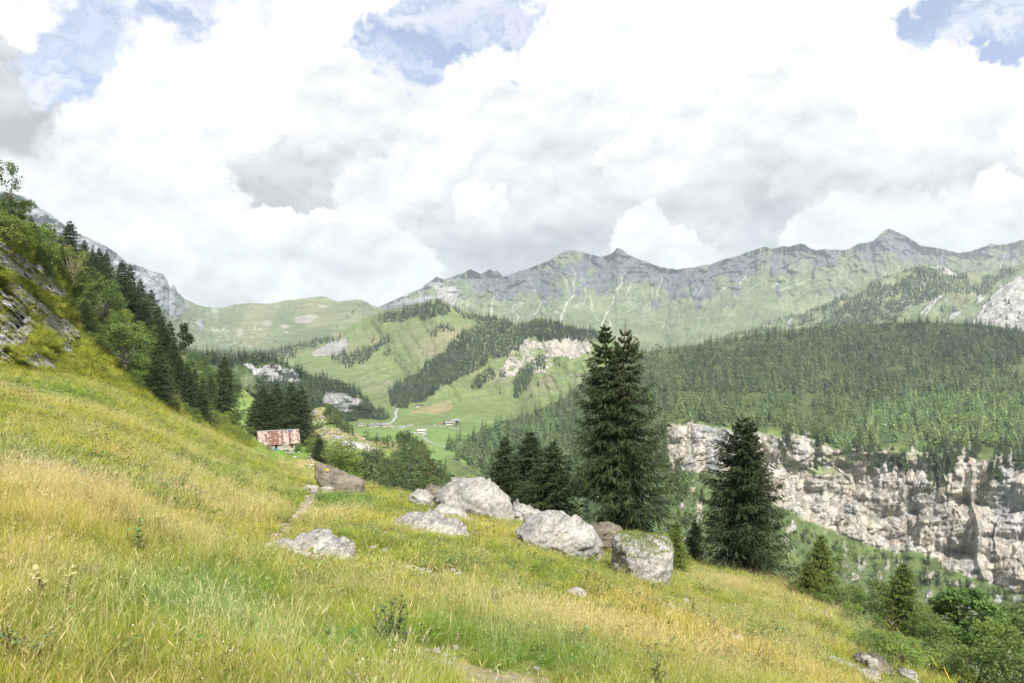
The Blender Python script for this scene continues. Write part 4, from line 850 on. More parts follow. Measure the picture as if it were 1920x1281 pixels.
# ================================================================== ROCKS
def mat_rock(name, tint=(1,1,1), s=.5, moss=.25, dark=.55):
    m, g = new_mat(name); p = g.n('ShaderNodeTexCoord').outputs['Object']; c = att(g, 'Col').outputs['Color']
    n1 = g.noise(p, 1.1/s, 9, .66, .4); n2 = g.noise(p, 4.5/s, 7, .7); n3 = g.noise(p, .45/s, 5, .6)
    base = g.mix(g.rng(n3, .35, .65), (.235*tint[0], .23*tint[1], .222*tint[2]), (.385*tint[0], .37*tint[1], .345*tint[2]))
    base = g.mix(1., base, g.mix(g.rng(n2, .3, .7), (.82,.82,.83), (1.12,1.11,1.10)), 'MULTIPLY')
    pa = g.vm('ADD', g.vm('MULTIPLY', p, (1.0, .8, 3.2)), g.vm('MULTIPLY', g.n('ShaderNodeCombineXYZ').outputs[0], (1, 1, 1)))
    rt = g.n('ShaderNodeVectorRotate', rotation_type='Y_AXIS'); g.l(p, rt.inputs['Vector']); rt.inputs['Angle'].default_value = .55
    pb = g.vm('MULTIPLY', rt.outputs[0], (.7, .8, 3.4)); f1 = g.noise(pb, .75/s, 6, .6, .5); f2 = g.noise(g.vm('MULTIPLY', p, (2.2, 1, .7)), .8/s, 6, .62, .6)
    cr = g.m('MINIMUM', g.rng(g.m('ABSOLUTE', g.m('SUBTRACT', f1, .5)), 0., .016, 0., 1.), g.rng(g.m('ABSOLUTE', g.m('SUBTRACT', f2, .53)), 0., .010, 0., 1.))
    fis = g.rng(g.m('ABSOLUTE', g.m('SUBTRACT', n1, .5)), 0., .010, .70, 1.)
    ck = g.m('MULTIPLY', g.m('MAXIMUM', cr, g.rng(n2, .5, .62)), fis)
    base = g.mix(g.m('MAXIMUM', ck, g.rng(n3, .40, .62)), g.mix(1., base, (dark,dark,dark*.97), 'MULTIPLY'), base)
    pit = g.rng(g.noise(p, 9/s, 4, .6), .30, .42, .55, 1.); base = g.mix(1., base, g.mix(pit, (.68,.68,.68), (1,1,1)), 'MULTIPLY')
    nz = g.n('ShaderNodeSeparateXYZ'); g.l(g.n('ShaderNodeNewGeometry').outputs['Normal'], nz.inputs[0])
    mo = g.m('MULTIPLY', g.rng(g.noise(p, 1.8/s, 7, .7), .56, .66), g.rng(nz.outputs[2], -.2, .6)); base = g.mix(g.m('MULTIPLY', mo, moss*2.4, clamp=True), base, (.13,.125,.055))
    base = g.mix(1., base, c, 'MULTIPLY')
    h = g.m('ADD', g.m('ADD', n1, g.m('MULTIPLY', n2, .45)), g.m('MULTIPLY', ck, .35))
    finish(g, base, .92, .15, h, .85, .10*s); return m
RM_PALE = mat_rock('pale_limestone'); RM_BROWN = mat_rock('lichen_brown_rock', (.52,.47,.40), .3, .5, .4); RM_SMALL = mat_rock('limestone_fragment', (1.02,1.,.97), .14, .15)
def rock_mesh(name, seed, w, h, dep, radf=None, nu=84, nv=46, rough=.10, facets=13, zb=None):
    """closed rock: radius function in its frontal outline, inflated to its real depth, broken by flat facets"""
    r = np.random.default_rng(seed); th = np.arange(nu)/nu*2*np.pi; ph = (np.arange(1, nv)/nv-.5)*np.pi
    T, P = np.meshgrid(th, ph, indexing='ij'); Rd = radf(th)[:, None] if radf is not None else 1.
    cp = np.abs(np.cos(P))**.6
    X = np.cos(T)*Rd*cp; Z = np.sin(T)*Rd*cp; Y = np.sin(P)
    if radf is None: X, Z = X*w/2, Z*h/2
    V = np.stack([X, Y*dep/2, Z], -1).reshape(-1, 3)
    V = np.concatenate([V, [[0, -dep/2, 0], [0, dep/2, 0]]])
    ext = np.array([w/2, dep/2, h/2])
    for k in range(facets):
        n = r.normal(size=3); n[1] = n[1]*1.3-.25; n /= np.linalg.norm(n); s = (V/ext)@n; hk = r.uniform(.55, .78); e = np.maximum(s-hk, 0)
        V = V-(n*ext)[None, :]*(e*(.9))[:, None]*([.5, 1.25, .5] if radf is not None else [1, 1, 1])
    S = (w+h)/2; q = V/S*2.2+seed*3.1
    a = fbm(q[:,0], q[:,1], q[:,2], 4, seed, .5, True); b = fbm(q[:,0]*3, q[:,1]*3, q[:,2]*5, 4, seed+3, .55, True); led = (q[:,2]*1.7+.8*q[:,0]+a) % 1
    dirn = V/(np.linalg.norm(V, axis=1)[:, None]+1e-6)
    V = V+dirn*(S*(rough*.45*a+rough*.35*b+rough*.30*(led-.5)))[:, None]
    i = np.arange(nu)[:, None]*(nv-1)+np.arange(nv-2)[None, :]; j = (i+(nv-1)) % (nu*(nv-1))
    quad = np.stack([i, i+1, j+1, j], -1).reshape(-1, 4)
    a0 = np.arange(nu)*(nv-1); b0 = np.roll(a0, -1); tri = np.concatenate([np.stack([a0, b0, np.full(nu, nu*(nv-1))], 1), np.stack([b0+nv-2, a0+nv-2, np.full(nu, nu*(nv-1)+1)], 1)])
    cav = np.clip(.94+.5*a*.3+.25*b, .6, 1.15)
    return mesh_np(name, V, quad, tri, np.repeat(cav[:, None], 3, 1), True)
def boulder(name, poly, d, seed, mat, label, cat='boulder', dk=.75, rough=.085, group=None, lift=0, facets=10, sink=.12):
    """an outline with real depth: a hull of big flat faces, then broken up finely"""
    r = np.random.default_rng(seed); p = np.array(poly, float); cx, cy = (p.max(0)+p.min(0))/2; k = d/F; q = np.stack([(p[:,0]-cx)*k, -(p[:,1]-cy)*k], 1)
    w, h = np.ptp(q[:,0]), np.ptp(q[:,1]); dep = dk*math.sqrt(w*h)*1.25; sk = sink+.13*h
    low = q[:,1] < -.12*h; q[low, 1] -= sk; P = [np.array([x, 0, z]) for x, z in q]
    for sy in (-1, 1):
        for i, (x, z) in enumerate(q):
            if i % 2 == 0: t = r.uniform(.86, .97); P.append(np.array([x*t, sy*dep*r.uniform(.18, .30), z*t-.02*h]))
            if (i+1) % 2 == 0:
                t = r.uniform(.45, .80); P.append(np.array([x*t+r.normal()*.05*w, sy*dep*r.uniform(.40, .56), (z*t if z < 0 else z*t*r.uniform(.7, 1.05)-.06*h*(sy < 0))]))
    bm = bmesh.new(); [bm.verts.new(v) for v in P]; res = bmesh.ops.convex_hull(bm, input=bm.verts)
    bmesh.ops.delete(bm, geom=[g_ for g_ in res['geom_interior'] if isinstance(g_, bmesh.types.BMVert)], context='VERTS'); bmesh.ops.triangulate(bm, faces=bm.faces)
    tgt = (w+h)/62
    for it in range(7):
        es = [e for e in bm.edges if e.calc_length() > tgt*1.5]
        if not es: break
        bmesh.ops.subdivide_edges(bm, edges=es, cuts=1, use_grid_fill=False); bmesh.ops.triangulate(bm, faces=bm.faces)
    for it in range(1): bmesh.ops.smooth_vert(bm, verts=bm.verts, factor=.5, use_axis_x=True, use_axis_y=True, use_axis_z=True)
    bm.normal_update(); V = np.array([v.co for v in bm.verts]); N = np.array([v.normal for v in bm.verts]); S = (w+h)/2; u = V/S*2.2+seed*3.1
    a = fbm(u[:,0], u[:,1], u[:,2], 4, seed, .5, True); b = fbm(u[:,0]*2.6, u[:,1]*2.6, u[:,2]*5, 4, seed+3, .6, True)
    fx = u*1.15; a2 = facet(fx[:,0], fx[:,2]*1.3, fx[:,1], seed+40, 1.6); b2 = facet(u[:,0]*2.7, u[:,2]*3.6, u[:,1]*2.7, seed+44, 1.5); tl_ = r.uniform(.3, .9); led = (u[:,2]*2.1+tl_*u[:,0]+.5*a) % 1; led = np.where(led < .82, led/.82, (1-led)/.18)
    V = V+N*(S*rough*(.22*a+.22*b+.26*(led-.5)+.42*a2+.20*b2))[:, None]
    for v, c in zip(bm.verts, V): v.co = c
    me = bpy.data.meshes.new(name); bm.to_mesh(me); bm.free()
    cav = np.clip(.98+.10*a+.16*b, .65, 1.15); at_ = me.attributes.new('Col', 'FLOAT_COLOR', 'POINT'); C = np.ones((len(V), 4), np.float32); C[:, :3] = cav[:, None]; at_.data.foreach_set('color', C.ravel())
    me.polygons.foreach_set('use_smooth', np.ones(len(me.polygons), bool)); me.update()
    o = link(name, me, mat, None, ((cx-CX)*k, d+dep*.12, (CY-cy)*k)); tag(o, label, cat, group); return o
def z3(l): return [(720+x/3, 780+y/3) for x, y in l]
b1 = boulder('boulder', z3([(272,455),(330,410),(430,362),(540,356),(580,385),(620,430),(690,480),(718,530),(716,600),(696,628),(600,606),(520,580),(450,560),(380,520),(300,490)]), 28, 1, RM_PALE, 'largest pale grey boulder, peaked, above a flat slab of rock', dk=.8, sink=.25)
boulder('boulder', z3([(140,445),(190,418),(240,428),(280,460),(275,525),(210,505),(150,478)]), 29, 2, RM_PALE, 'knobbly pale boulder touching the left foot of the largest boulder')
boulder('boulder', z3([(222,420),(260,390),(320,400),(335,425),(300,460),(240,450)]), 31.5, 3, RM_BROWN, 'low brown boulder peeping over the knobbly pale one')
boulder('rock_slab', z3([(280,525),(300,503),(370,508),(440,530),(484,556),(440,568),(350,556),(290,542)]), 25, 4, RM_PALE, 'smooth whitish flat slab in the grass below the largest boulder', 'rock', dk=.9, rough=.04)
boulder('boulder', z3([(712,520),(760,498),(810,512),(880,546),(893,575),(800,580),(712,560)]), 33, 5, RM_PALE, 'low broken grey rock between the largest boulder and the three spruces', 'rock', rough=.16)
boulder('boulder', z3([(72,638),(100,600),(125,576),(200,573),(290,580),(350,600),(420,648),(470,662),(502,724),(450,750),(370,756),(310,720),(220,700),(100,680)]), 17.5, 6, RM_PALE, 'low fissured pale rock lying apart in the middle of the meadow', dk=.9, rough=.13, sink=.1)
boulder('rock', z3([(5,625),(30,608),(60,598),(78,628),(70,645),(20,645)]), 17.8, 7, RM_BROWN, 'small dark stone at the left end of the low fissured rock', 'rock', rough=.16)
boulder('boulder', z3([(742,655),(800,600),(880,568),(940,552),(1010,558),(1080,593),(1150,633),(1200,678),(1222,740),(1192,795),(1120,805),(1060,788),(1000,765),(900,755),(800,710),(750,682)]), 18.6, 8, RM_PALE, 'broad rounded grey boulder between the three spruces and the square block', dk=.85, rough=.075, sink=.12)
boulder('boulder', z3([(1155,635),(1220,613),(1290,616),(1340,640),(1336,700),(1200,705)]), 23.5, 9, RM_BROWN, 'brown boulder at the foot of the tall twin topped spruce', rough=.1)
b4 = boulder('boulder', z3([(1292,740),(1300,705),(1315,683),(1350,678),(1470,685),(1600,698),(1634,735),(1620,830),(1592,934),(1500,944),(1440,928),(1380,895),(1290,842)]), 17.6, 10, RM_PALE, 'blocky square pale boulder with a cap of turf on top', dk=.95, rough=.07, facets=5, sink=.05)
z8 = lambda l: [(x/3, 860+y/3) for x, y in l]
boulder('boulder', z8([(1380,575),(1440,512),(1540,495),(1580,512),(1700,488),(1790,462),(1840,452),(1895,490),(1935,540),(1985,575),(1975,660),(1880,660),(1800,650),(1700,650),(1600,640),(1450,620)]), 10.6, 11, RM_PALE, 'long pale rock half sunk in tall grass beside the lower trail', dk=.8, rough=.12, sink=.1)
zm = lambda l: [(440+x/6.404, 740+y/6.404) for x, y in l]
bm_ = boulder('boulder', zm([(945,950),(958,852),(985,836),(1090,858),(1230,928),(1400,998),(1530,1058),(1568,1210),(1545,1265),(1400,1200),(1290,1150),(1080,1090),(980,1060)]), 34, 12, RM_BROWN, 'dark brown lichened boulder carrying a yellow painted diamond', dk=.6, rough=.06, facets=6)
boulder('rock', zm([(842,1112),(870,1090),(930,1084),(980,1100),(1012,1122),(1000,1150),(850,1150)]), 31, 13, RM_PALE, 'white stone lying by the trail in front of the diamond boulder', 'rock', rough=.06)
boulder('rock', zm([(1035,1122),(1080,1104),(1130,1100),(1192,1128),(1180,1148),(1050,1148)]), 31.5, 14, RM_PALE, 'thin flat stone against the foot of the diamond boulder', 'rock', rough=.06)
zr = lambda l: [(1280+x/3, 960+y/3) for x, y in l]
boulder('boulder', zr([(780,860),(800,842),(900,848),(980,875),(1000,900),(1000,1000),(850,1000),(800,960)]), 11.5, 15, RM_PALE, 'pale flat topped boulder at the bottom edge below the shrubs', dk=1., rough=.09)
boulder('boulder', zr([(965,840),(1010,815),(1080,820),(1150,845),(1180,880),(1175,935),(1080,900),(980,875)]), 12.5, 16, RM_BROWN, 'brown layered rock ledge under the low shrubs', rough=.14)
boulder('boulder', zr([(985,890),(1040,880),(1110,925),(1125,1010),(1040,1010),(980,960)]), 11.2, 17, RM_PALE, 'small pale boulder between the layered ledge and the frame bottom', rough=.13)
boulder('boulder', zr([(1225,900),(1270,885),(1320,910),(1330,1000),(1240,1000)]), 12.6, 18, RM_PALE, 'pointed grey boulder beside a dark juniper shrub', rough=.12)
boulder('rock', zr([(1005,818),(1030,803),(1060,812),(1055,832),(1020,834)]), 12.3, 19, RM_SMALL, 'grey stone resting on the brown layered ledge', 'rock')
boulder('rock', zr([(1040,832),(1075,822),(1100,835),(1090,850),(1050,848)]), 12.2, 20, RM_SMALL, 'flat white stone resting on the brown layered ledge', 'rock')
# turf cap on the square boulder is part of it, the painted waymark part of its boulder
def child_at(o, parent): o.parent = parent; o.matrix_parent_inverse = parent.matrix_world.inverted() if False else o.matrix_parent_inverse; o.location = o.location-parent.location
def turf_cap():
    r = np.random.default_rng(5); g = G(); me = b4.data; off = np.array(b4.location); zt = max(v.co.z for v in me.vertices); P = []
    for f in me.polygons:
        c = f.center
        if f.normal.z > .45 and c.z > .30*zt and c.x > -.62 and c.x < .72 and c.y < .62:
            for k in range(max(1, int(f.area*2600))): P.append(np.array(me.vertices[f.vertices[0]].co)*0+np.array(c)+r.normal(size=3)*[.014, .014, .004])
    P = np.array(P)+off; n = len(P); D = r.normal(size=(n, 3))*.03; D[:, 2] = r.uniform(.03, .10, n); W = np.cross(D, r.normal(size=D.shape)); W = W/np.linalg.norm(W, axis=1)[:, None]*.006
    mm = r.random(n)[:, None]; g.kites(P-[0, 0, .02], D, W, np.array((.10,.17,.025))*(1-mm)+np.array((.24,.27,.06))*mm)
    o = link('turf_cap', g.mesh('turf_cap'), MD); child_at(o, b4)
turf_cap()
ym, yg = new_mat('yellow_paint'); finish(yg, yg.mix(yg.rng(yg.noise(yg.n('ShaderNodeTexCoord').outputs['Object'], 40, 4), .35, .6), (.62,.34,.02), (.80,.47,.02)), .7, .2)
def waymark():
    dg = bpy.context.evaluated_depsgraph_get(); dg.update()
    me = bm_.data; co = np.array([v.co for v in me.vertices])+np.array(bm_.location)
    px = CX+co[:,0]/co[:,1]*F; py = CY-co[:,2]/co[:,1]*F; c = (440+1110/6.404, 740+905/6.404)
    dd = (px-c[0])**2+(py-c[1])**2; near = np.where(dd < 36)[0]; y = co[near, 1].min()-.02
    w = .115; P = np.array(PXP(np.array([c[0]]), np.array([c[1]]), y)[0]); g = G()
    V = []
    for yy in (-.012, .012): V += [(-w, yy, 0), (0, yy, w*.62), (w, yy, 0), (0, yy, -w*.62)]
    g.add(np.array(V)+P, [(0,3,2,1),(4,5,6,7),(0,1,5,4),(1,2,6,5),(2,3,7,6),(3,0,4,7)])
    o = link('painted_waymark', g.mesh('painted_waymark'), ym); tag(o, 'yellow painted diamond'); child_at(o, bm_)
waymark()
# loose stones in the meadow
STM = [rock_mesh('stone', 40+i, 1, .55, .8, None, 30, 16, .16, 9) for i in range(5)]
for m_ in STM: m_.materials.append(RM_SMALL)
STXY = []
STONES = [(1084,1120,17,'wedge shaped white stone lying alone below the broad boulder'),(1286,1132,9,'knobbly pale stone, upper of a pair near the meadow brow'),(1257,1147,11,'flat white stone, lower of a pair near the meadow brow'),
 (1145,1101,7,'thin white stone below the square boulder'),(912,1044,5,'small grey stone between the fissured rock and the broad boulder'),(1385,1207,11,'pale stone in straw coloured grass above the bottom shrubs'),(1597,1118,8,'grey stone at the foot of the young spruce'),
 (1482,1159,6,'small pale stone left of the low round shrub'),(950,988,9,'white stone touching the lower tip of the largest boulder'),(880,1094,5,'stone lowest in the small scatter under the fissured rock'),(1316,1160,6,'brownish stone right of the white pair'),(532,923,6,'lone white stone left of the trail'),(612,1006,0,''),
 (1610,1123,6,'small stone under the young spruce skirt'),(1395,1212,6,'small stone just right of the pale stone in straw grass')]
for i, (px, py, hw, lb) in enumerate(STONES):
    if not hw: continue
    T = (py-CY)/F; S = float(np.interp(px, _mx, _mS)); d = 1.6/max(T-S, .03); d = min(d, float(np.interp(px, _mx, _mds))); x, y, z = on(px, d)
    s = 2.3*hw/F*d; STXY.append((x, y, s)); o = link('stone', STM[i % 5], None, None, (x, y, z+.10*s)); o.scale = (s, s*.9, s*.85); o.rotation_euler = (0, .1, i*1.3); tag(o, lb, 'stone')
for grp, lb, cat, pts in (('stones in the small cluster in the meadow', 'small grey stone of the loose cluster left of the meadow middle', 'stone', [(762,1063,9),(775,1068,11),(790,1070,9),(803,1073,8),(812,1082,6),(786,1080,6),(848,1072,9),(858,1078,9),(700,1034,8),(722,1038,9)]),
        ('stones on the lower trail', 'pale stone lying on the bare earth of the trail at the bottom', 'stone', [(818,1222,9),(835,1228,7),(826,1238,8),(842,1240,9),(812,1232,6),(854,1216,7),(862,1246,6),(875,1250,5),(930,1272,7),(945,1275,6),(958,1270,5),(905,1268,5),(1006,1252,7),(990,1262,4),(820,1215,4),(798,1218,6),(850,1232,5),(970,1276,5),(884,1262,5),(916,1276,4)]),
        ('stones along the upper trail', 'grey stone bedded in the narrow trail below the diamond boulder', 'stone', [(586,928,5),(592,935,4),(580,945,6),(570,955,5),(560,960,6),(552,968,5),(540,975,6),(532,985,6),(524,995,5),(565,950,4),(516,1006,5),(575,938,4)])):
    for i, (px, py, hw) in enumerate(pts):
        T = (py-CY)/F; S = float(np.interp(px, _mx, _mS)); d = min(1.6/max(T-S, .02), float(np.interp(px, _mx, _mds)))
        x, y, z = on(px, d); s = 2.3*hw/F*d; STXY.append((x, y, s)); o = link('stone', STM[(i*3) % 5], None, None, (x, y, z+.08*s)); o.scale = (s, s*.9, s*.7); o.rotation_euler = (0, .1, i*2.3); tag(o, lb, cat, grp)

# ================================================================== NEAR CONIFERS
def conifer(name, px, pyb, d, T, Cn, label, group=None, rz=0, tm=None, cat='spruce'):
    """the thing, its trunk and its crown; T and Cn are geometry or ready meshes"""
    k = d/F; root = empty(name, ((px-CX)*k, d, (CY-pyb)*k), label, cat, group, rz)
    t = link('trunk', T if isinstance(T, bpy.types.Mesh) else T.mesh('trunk', True), MB, root)
    c = link('crown', Cn if isinstance(Cn, bpy.types.Mesh) else Cn.mesh('crown'), ML, root); return root
def twin():
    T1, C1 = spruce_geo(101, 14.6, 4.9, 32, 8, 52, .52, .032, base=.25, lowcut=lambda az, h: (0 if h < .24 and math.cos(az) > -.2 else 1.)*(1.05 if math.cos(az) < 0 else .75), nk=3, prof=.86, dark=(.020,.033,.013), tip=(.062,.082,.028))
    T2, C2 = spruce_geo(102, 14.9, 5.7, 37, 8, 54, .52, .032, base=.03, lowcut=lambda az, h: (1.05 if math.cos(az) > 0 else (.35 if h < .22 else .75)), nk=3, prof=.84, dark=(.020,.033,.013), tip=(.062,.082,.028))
    T, Cn = G(), G()
    for g, dx, dz in ((T1, -.45, .15), (T2, .75, -.5)): V, q, t, c = g.arr(); T.add(V+[dx, 0, dz], q, t, c)
    for g, dx, dz in ((C1, -.45, .15), (C2, .75, -.5)): V, q, t, c = g.arr(); Cn.add(V+[dx, 0, dz], q, t, c)
    r = np.random.default_rng(3); n = 110                                       # cones hanging near the two tops
    h = r.uniform(.62, .98, n); a = r.uniform(0, 6.28, n); rr = (1-h)**.62*3.1*r.uniform(.4, 1, n)+.15; sx = np.where(r.random(n) > .5, -.45, .75)
    P = np.stack([sx+np.cos(a)*rr, np.sin(a)*rr, h*14.6-rr*.1], 1); Cn.kites(P, np.tile([0, 0, -.22], (n, 1)), np.tile([.035, .02, 0], (n, 1)), (.11,.075,.035))
    return conifer('tall_spruce', 1152, 1000, 47, T, Cn, 'tallest spruce, twin topped, standing behind the boulders at the meadow brow')
twin()
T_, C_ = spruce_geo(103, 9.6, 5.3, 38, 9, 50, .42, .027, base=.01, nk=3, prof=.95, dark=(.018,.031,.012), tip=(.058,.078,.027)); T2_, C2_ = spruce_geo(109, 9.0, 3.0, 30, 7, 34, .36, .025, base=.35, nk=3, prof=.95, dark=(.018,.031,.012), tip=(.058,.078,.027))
V_, q_, t_, c_3 = C2_.arr(); C_.add(V_+[.75, .3, .2], q_, t_, c_3); V_, q_, t_, c_3 = T2_.arr(); T_.add(V_+[.75, .3, .2], q_, t_, c_3)
conifer('spruce', 1388, 1088, 39, T_, C_, 'broad dark spruce right of the twin topped one, skirts reaching the grass')
SPM = []
for sd_, lk in ((104, .27), (105, .23), (106, .30), (107, .20)):
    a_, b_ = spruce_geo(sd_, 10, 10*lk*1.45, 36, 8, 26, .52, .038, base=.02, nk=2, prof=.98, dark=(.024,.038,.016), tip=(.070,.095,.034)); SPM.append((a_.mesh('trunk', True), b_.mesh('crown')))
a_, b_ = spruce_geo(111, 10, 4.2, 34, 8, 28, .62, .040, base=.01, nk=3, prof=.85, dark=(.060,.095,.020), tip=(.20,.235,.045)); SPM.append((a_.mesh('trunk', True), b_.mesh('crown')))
def sp(px, top, base, d, v, label, group=None, wide=1., name='spruce', rz=None, lean=0):
    k = d/F; H = (base-top)*k; r_ = empty(name, ((px-CX)*k, d, (CY-base)*k), label, 'spruce', group, (px*7.3) % 6.28 if rz is None else rz)
    s = H/10; r_.scale = (s*wide, s*wide, s)
    if lean: r_.rotation_euler[1] = lean
    link('trunk', SPM[v][0], MB, r_); link('crown', SPM[v][1], ML, r_); return r_
sp(945, 812, 952, 56, 3, 'leftmost and thinnest of the three spruces behind the boulders', wide=1.75)
sp(996, 803, 968, 54, 0, 'middle and tallest of the three spruces behind the boulders', wide=1.7)
sp(1036, 822, 982, 50, 2, 'rightmost and bushiest of the three spruces behind the boulders', wide=1.65)
sp(1127, 950, 992, 52, 1, 'little spruce peeping out left of the twin topped trunk', wide=1.2)
sp(1302, 972, 1062, 45, 3, 'slim dark spruce squeezed against the broad dark one', wide=1.3)
sp(1268, 975, 1058, 22, 4, 'bright green sapling spruce behind the square boulder', wide=1.0)
sp(1540, 1000, 1128, 31, 4, 'yellow green young spruce right of the broad dark spruce', wide=1.1)
sp(1692, 1052, 1172, 26, 4, 'young spruce standing alone at the right brow of the meadow', wide=1.3)
sp(1518, 1052, 1122, 30, 4, 'bushy little spruce hugging the yellow green young one', wide=1.6)
# round the hut
sp(422, 664, 792, 200, 0, 'tall lone spruce on the slope left of the hut grove', wide=1.15)
sp(396, 700, 772, 212, 1, 'shorter dark spruce tucked behind the tall lone spruce', wide=1.1)
for px, top, v, wd, lb in ((495,722,1,1.5,'leftmost spruce of the grove behind the rusty roofed hut'),(520,714,0,1.1,'second spruce from the left in the grove behind the hut'),(545,712,2,1.0,'highest spruce in the grove behind the hut, third from the left'),(566,720,2,1.1,'rightmost spruce of the grove behind the hut'),(478,742,3,1.6,'low outer spruce at the left edge of the hut grove'),(508,735,1,1.4,'slim spruce inside the hut grove'),(556,735,1,1.6,'slim spruce near the right side of the hut grove')):
    sp(px, top, 842 if px > 500 else 828, 222, v, lb, wide=wd)
sp(597, 812, 875, 195, 1, 'pointed little spruce in the bushes right of the hut', wide=1.3)
# on the steep hillside
for px, top, base, d, v, wd, lb in ((58,402,440,105,0,1.3,'topmost spruce, half hidden by bushes on the hillside crest'),(130,411,500,135,0,1.25,'tall spruce high on the crest with a yellow rowan before it'),(113,440,490,132,1,1.2,'thin spruce left of the tall crest spruce'),(158,448,505,150,2,1.1,'second crest spruce going down from the tall one'),(174,466,515,155,1,1.3,'narrow crest spruce between two broader ones'),(186,463,520,160,1,1.2,'thin crest spruce with bare tip'),(199,470,528,165,0,1.2,'fourth crest spruce going down the ridge'),
    (228,485,560,175,0,1.15,'symmetrical crest spruce against the rock massif'),(245,494,585,178,3,1.1,'crest spruce with a bare dead top'),(262,520,600,182,3,1.2,'spruce just under the dead topped one'),(283,540,640,190,0,1.0,'tall slender spruce midway down the crest'),(272,560,640,188,2,.9,'spruce left of the tall slender crest spruce'),(297,572,655,196,2,1.0,'dense spruce below the tall slender one'),(306,600,680,200,1,1.2,'lower crest spruce in the dark row'),(318,598,690,202,3,1.2,'slender spruce in the dark row above the lone pine'),
    (326,640,720,206,2,1.0,'broad dark spruce under the lone pine'),(296,640,740,190,2,1.1,'wide spruce standing in front of the dark row'),(338,665,745,208,0,1.0,'spruce near the foot of the dark row'),(352,680,770,206,2,.9,'last but one spruce at the foot of the crest'),(366,690,775,204,1,1.2,'narrow spruce at the foot of the crest'),(380,706,790,200,2,.9,'lowest spruce where the crest meets the meadow'),(310,690,752,186,2,1.1,'spruce above the small grey outcrop'),(252,590,650,168,0,1.0,'spruce set back among the light green bushes'),(160,560,620,100,2,1.2,'dark spruce in bushes right of the bare rock')):
    d = float(Ll.at(px, base)[0][1])*.975; sp(px, top, base, d, v, lb, wide=wd*1.12)
def lone_pine():
    T, Cn = G(), G(); T.tube([(0,0,-1),(.2,0,3),(.1,0,6),(.4,0,9),(.3,0,11.5)], [.22,.18,.14,.09,.03], (.22,.19,.16), 7); r = np.random.default_rng(6)
    for h in np.linspace(4.6, 11.3, 24):
        a = r.uniform(0, 6.28); L = (2.9*(1-(h-4.6)/7.4)**.8+.35)*r.uniform(.6, 1.1); e = np.array([math.cos(a)*L, math.sin(a)*L, .45*L]); b = np.array([.2, 0, h]); T.tube([b, b+e*.6-[0,0,.1], b+e], [.05,.035,.015], (.2,.17,.14), 5)
        n = 60; P = b+e*r.uniform(.45, 1.05, n)[:, None]+r.normal(size=(n, 3))*.28; D = r.normal(size=(n, 3))*.3; Cn.kites(P, D, np.cross(D, r.normal(size=(n,3)))*.35, (.035,.055,.022))
    conifer('lone_pine', 345, 690, 210, T, Cn, 'open crowned pine with bare stem leaning over the crest end', cat='pine')
    bpy.data.objects['lone_pine'].scale = (.95,.95,1.12)
lone_pine()

# ================================================================== SMALL SPRUCES IN THE DISTANCE, one object each
SMALL = []
for i, w in enumerate((.22, .27, .19, .24)):
    me = far_spruce(60+i, dark=(.045,.068,.032), tip=(.085,.115,.048), lv=17, k=11, w=w).mesh('small_spruce'); me.materials.append(ML); SMALL.append(me)
def small(lay, polys, sp_, h, label, group, seed, thin=None, name='small_spruce'):
    r = np.random.default_rng(seed); n = 0
    for k, poly in enumerate(polys):
        x, y = grid_in(poly, sp_, 1.0, seed+k, rag=3)
        if thin is not None: m = fbm(x/30, y/20, 0, 3, seed) > thin; x, y = x[m], y[m]
        if not len(x): continue
        P = lay.at(x, y)
        for p in P:
            o = link(name, SMALL[r.integers(4)], None, None, (p[0], p[1], p[2]-.5)); s = h*float(np.clip(r.normal(1, .25), .45, 1.6)); w = s*r.uniform(.9, 1.25); o.scale = (w, w, s); o.rotation_euler = (0, 0, r.uniform(0, 6.28))
            tag(o, label, 'spruce', group); n += 1
    return n
ns = []
ns.append(small(Lp, [[(1621,845),(1640,835),(1662,850),(1664,884),(1640,884),(1622,870)],[(1666,850),(1680,850),(1680,886),(1666,886)],[(1683,865),(1706,850),(1708,884),(1684,884)],[(1460,815),(1482,808),(1482,842),(1458,842)],[(1508,865),(1540,862),(1536,886),(1508,886)],
    [(1728,860),(1745,815),(1800,800),(1806,840),(1790,880),(1770,905),(1760,925),(1728,920),(1740,890)],[(1806,810),(1838,808),(1842,862),(1806,866)],[(1862,835),(1892,828),(1890,882),(1864,882)],[(1900,820),(1925,820),(1925,890),(1902,880)],[(1740,795),(1760,792),(1760,810),(1742,810)],[(1590,828),(1612,812),(1612,850),(1592,850)],[(1846,880),(1880,885),(1880,905),(1850,905)]],
    (9.0, 10.5), 15, 'dark spruce rooted on a ledge of the limestone wall', 'spruces on the ledges of the limestone wall', 71))
ns.append(small(Lp, [[(1484,975),(1520,985),(1560,1002),(1590,1022),(1600,1060),(1560,1100),(1490,1060)],[(1600,1040),(1720,1045),(1800,1090),(1925,1125),(1925,1200),(1840,1180),(1760,1190),(1700,1120),(1620,1110)],[(1780,1160),(1920,1190),(1920,1281),(1800,1240)]],
    (25, 22), 10.5, 'small spruce scattered on the green scree slope under the limestone wall', 'spruces scattered on the scree slope', 72))
ns.append(small(Lp, [[(1255,900),(1345,905),(1400,930),(1440,960),(1440,1040),(1330,1060),(1262,1000)]], (21, 21), 12, 'spruce on the green gully slope seen between the two big near spruces', 'spruces in the gully', 73, -.1))
ns.append(small(Lc, [[(760,735),(790,700),(830,690),(850,700),(800,740)],[(890,735),(960,740),(960,700),(1040,700),(1060,740),(900,760)],[(700,690),(720,650),(760,640),(760,690)],[(870,600),(905,603),(860,640)]], (34, 26), 15, 'single spruce standing out on the mown slope of the middle hill', 'single spruces on the middle hill', 74, .05))
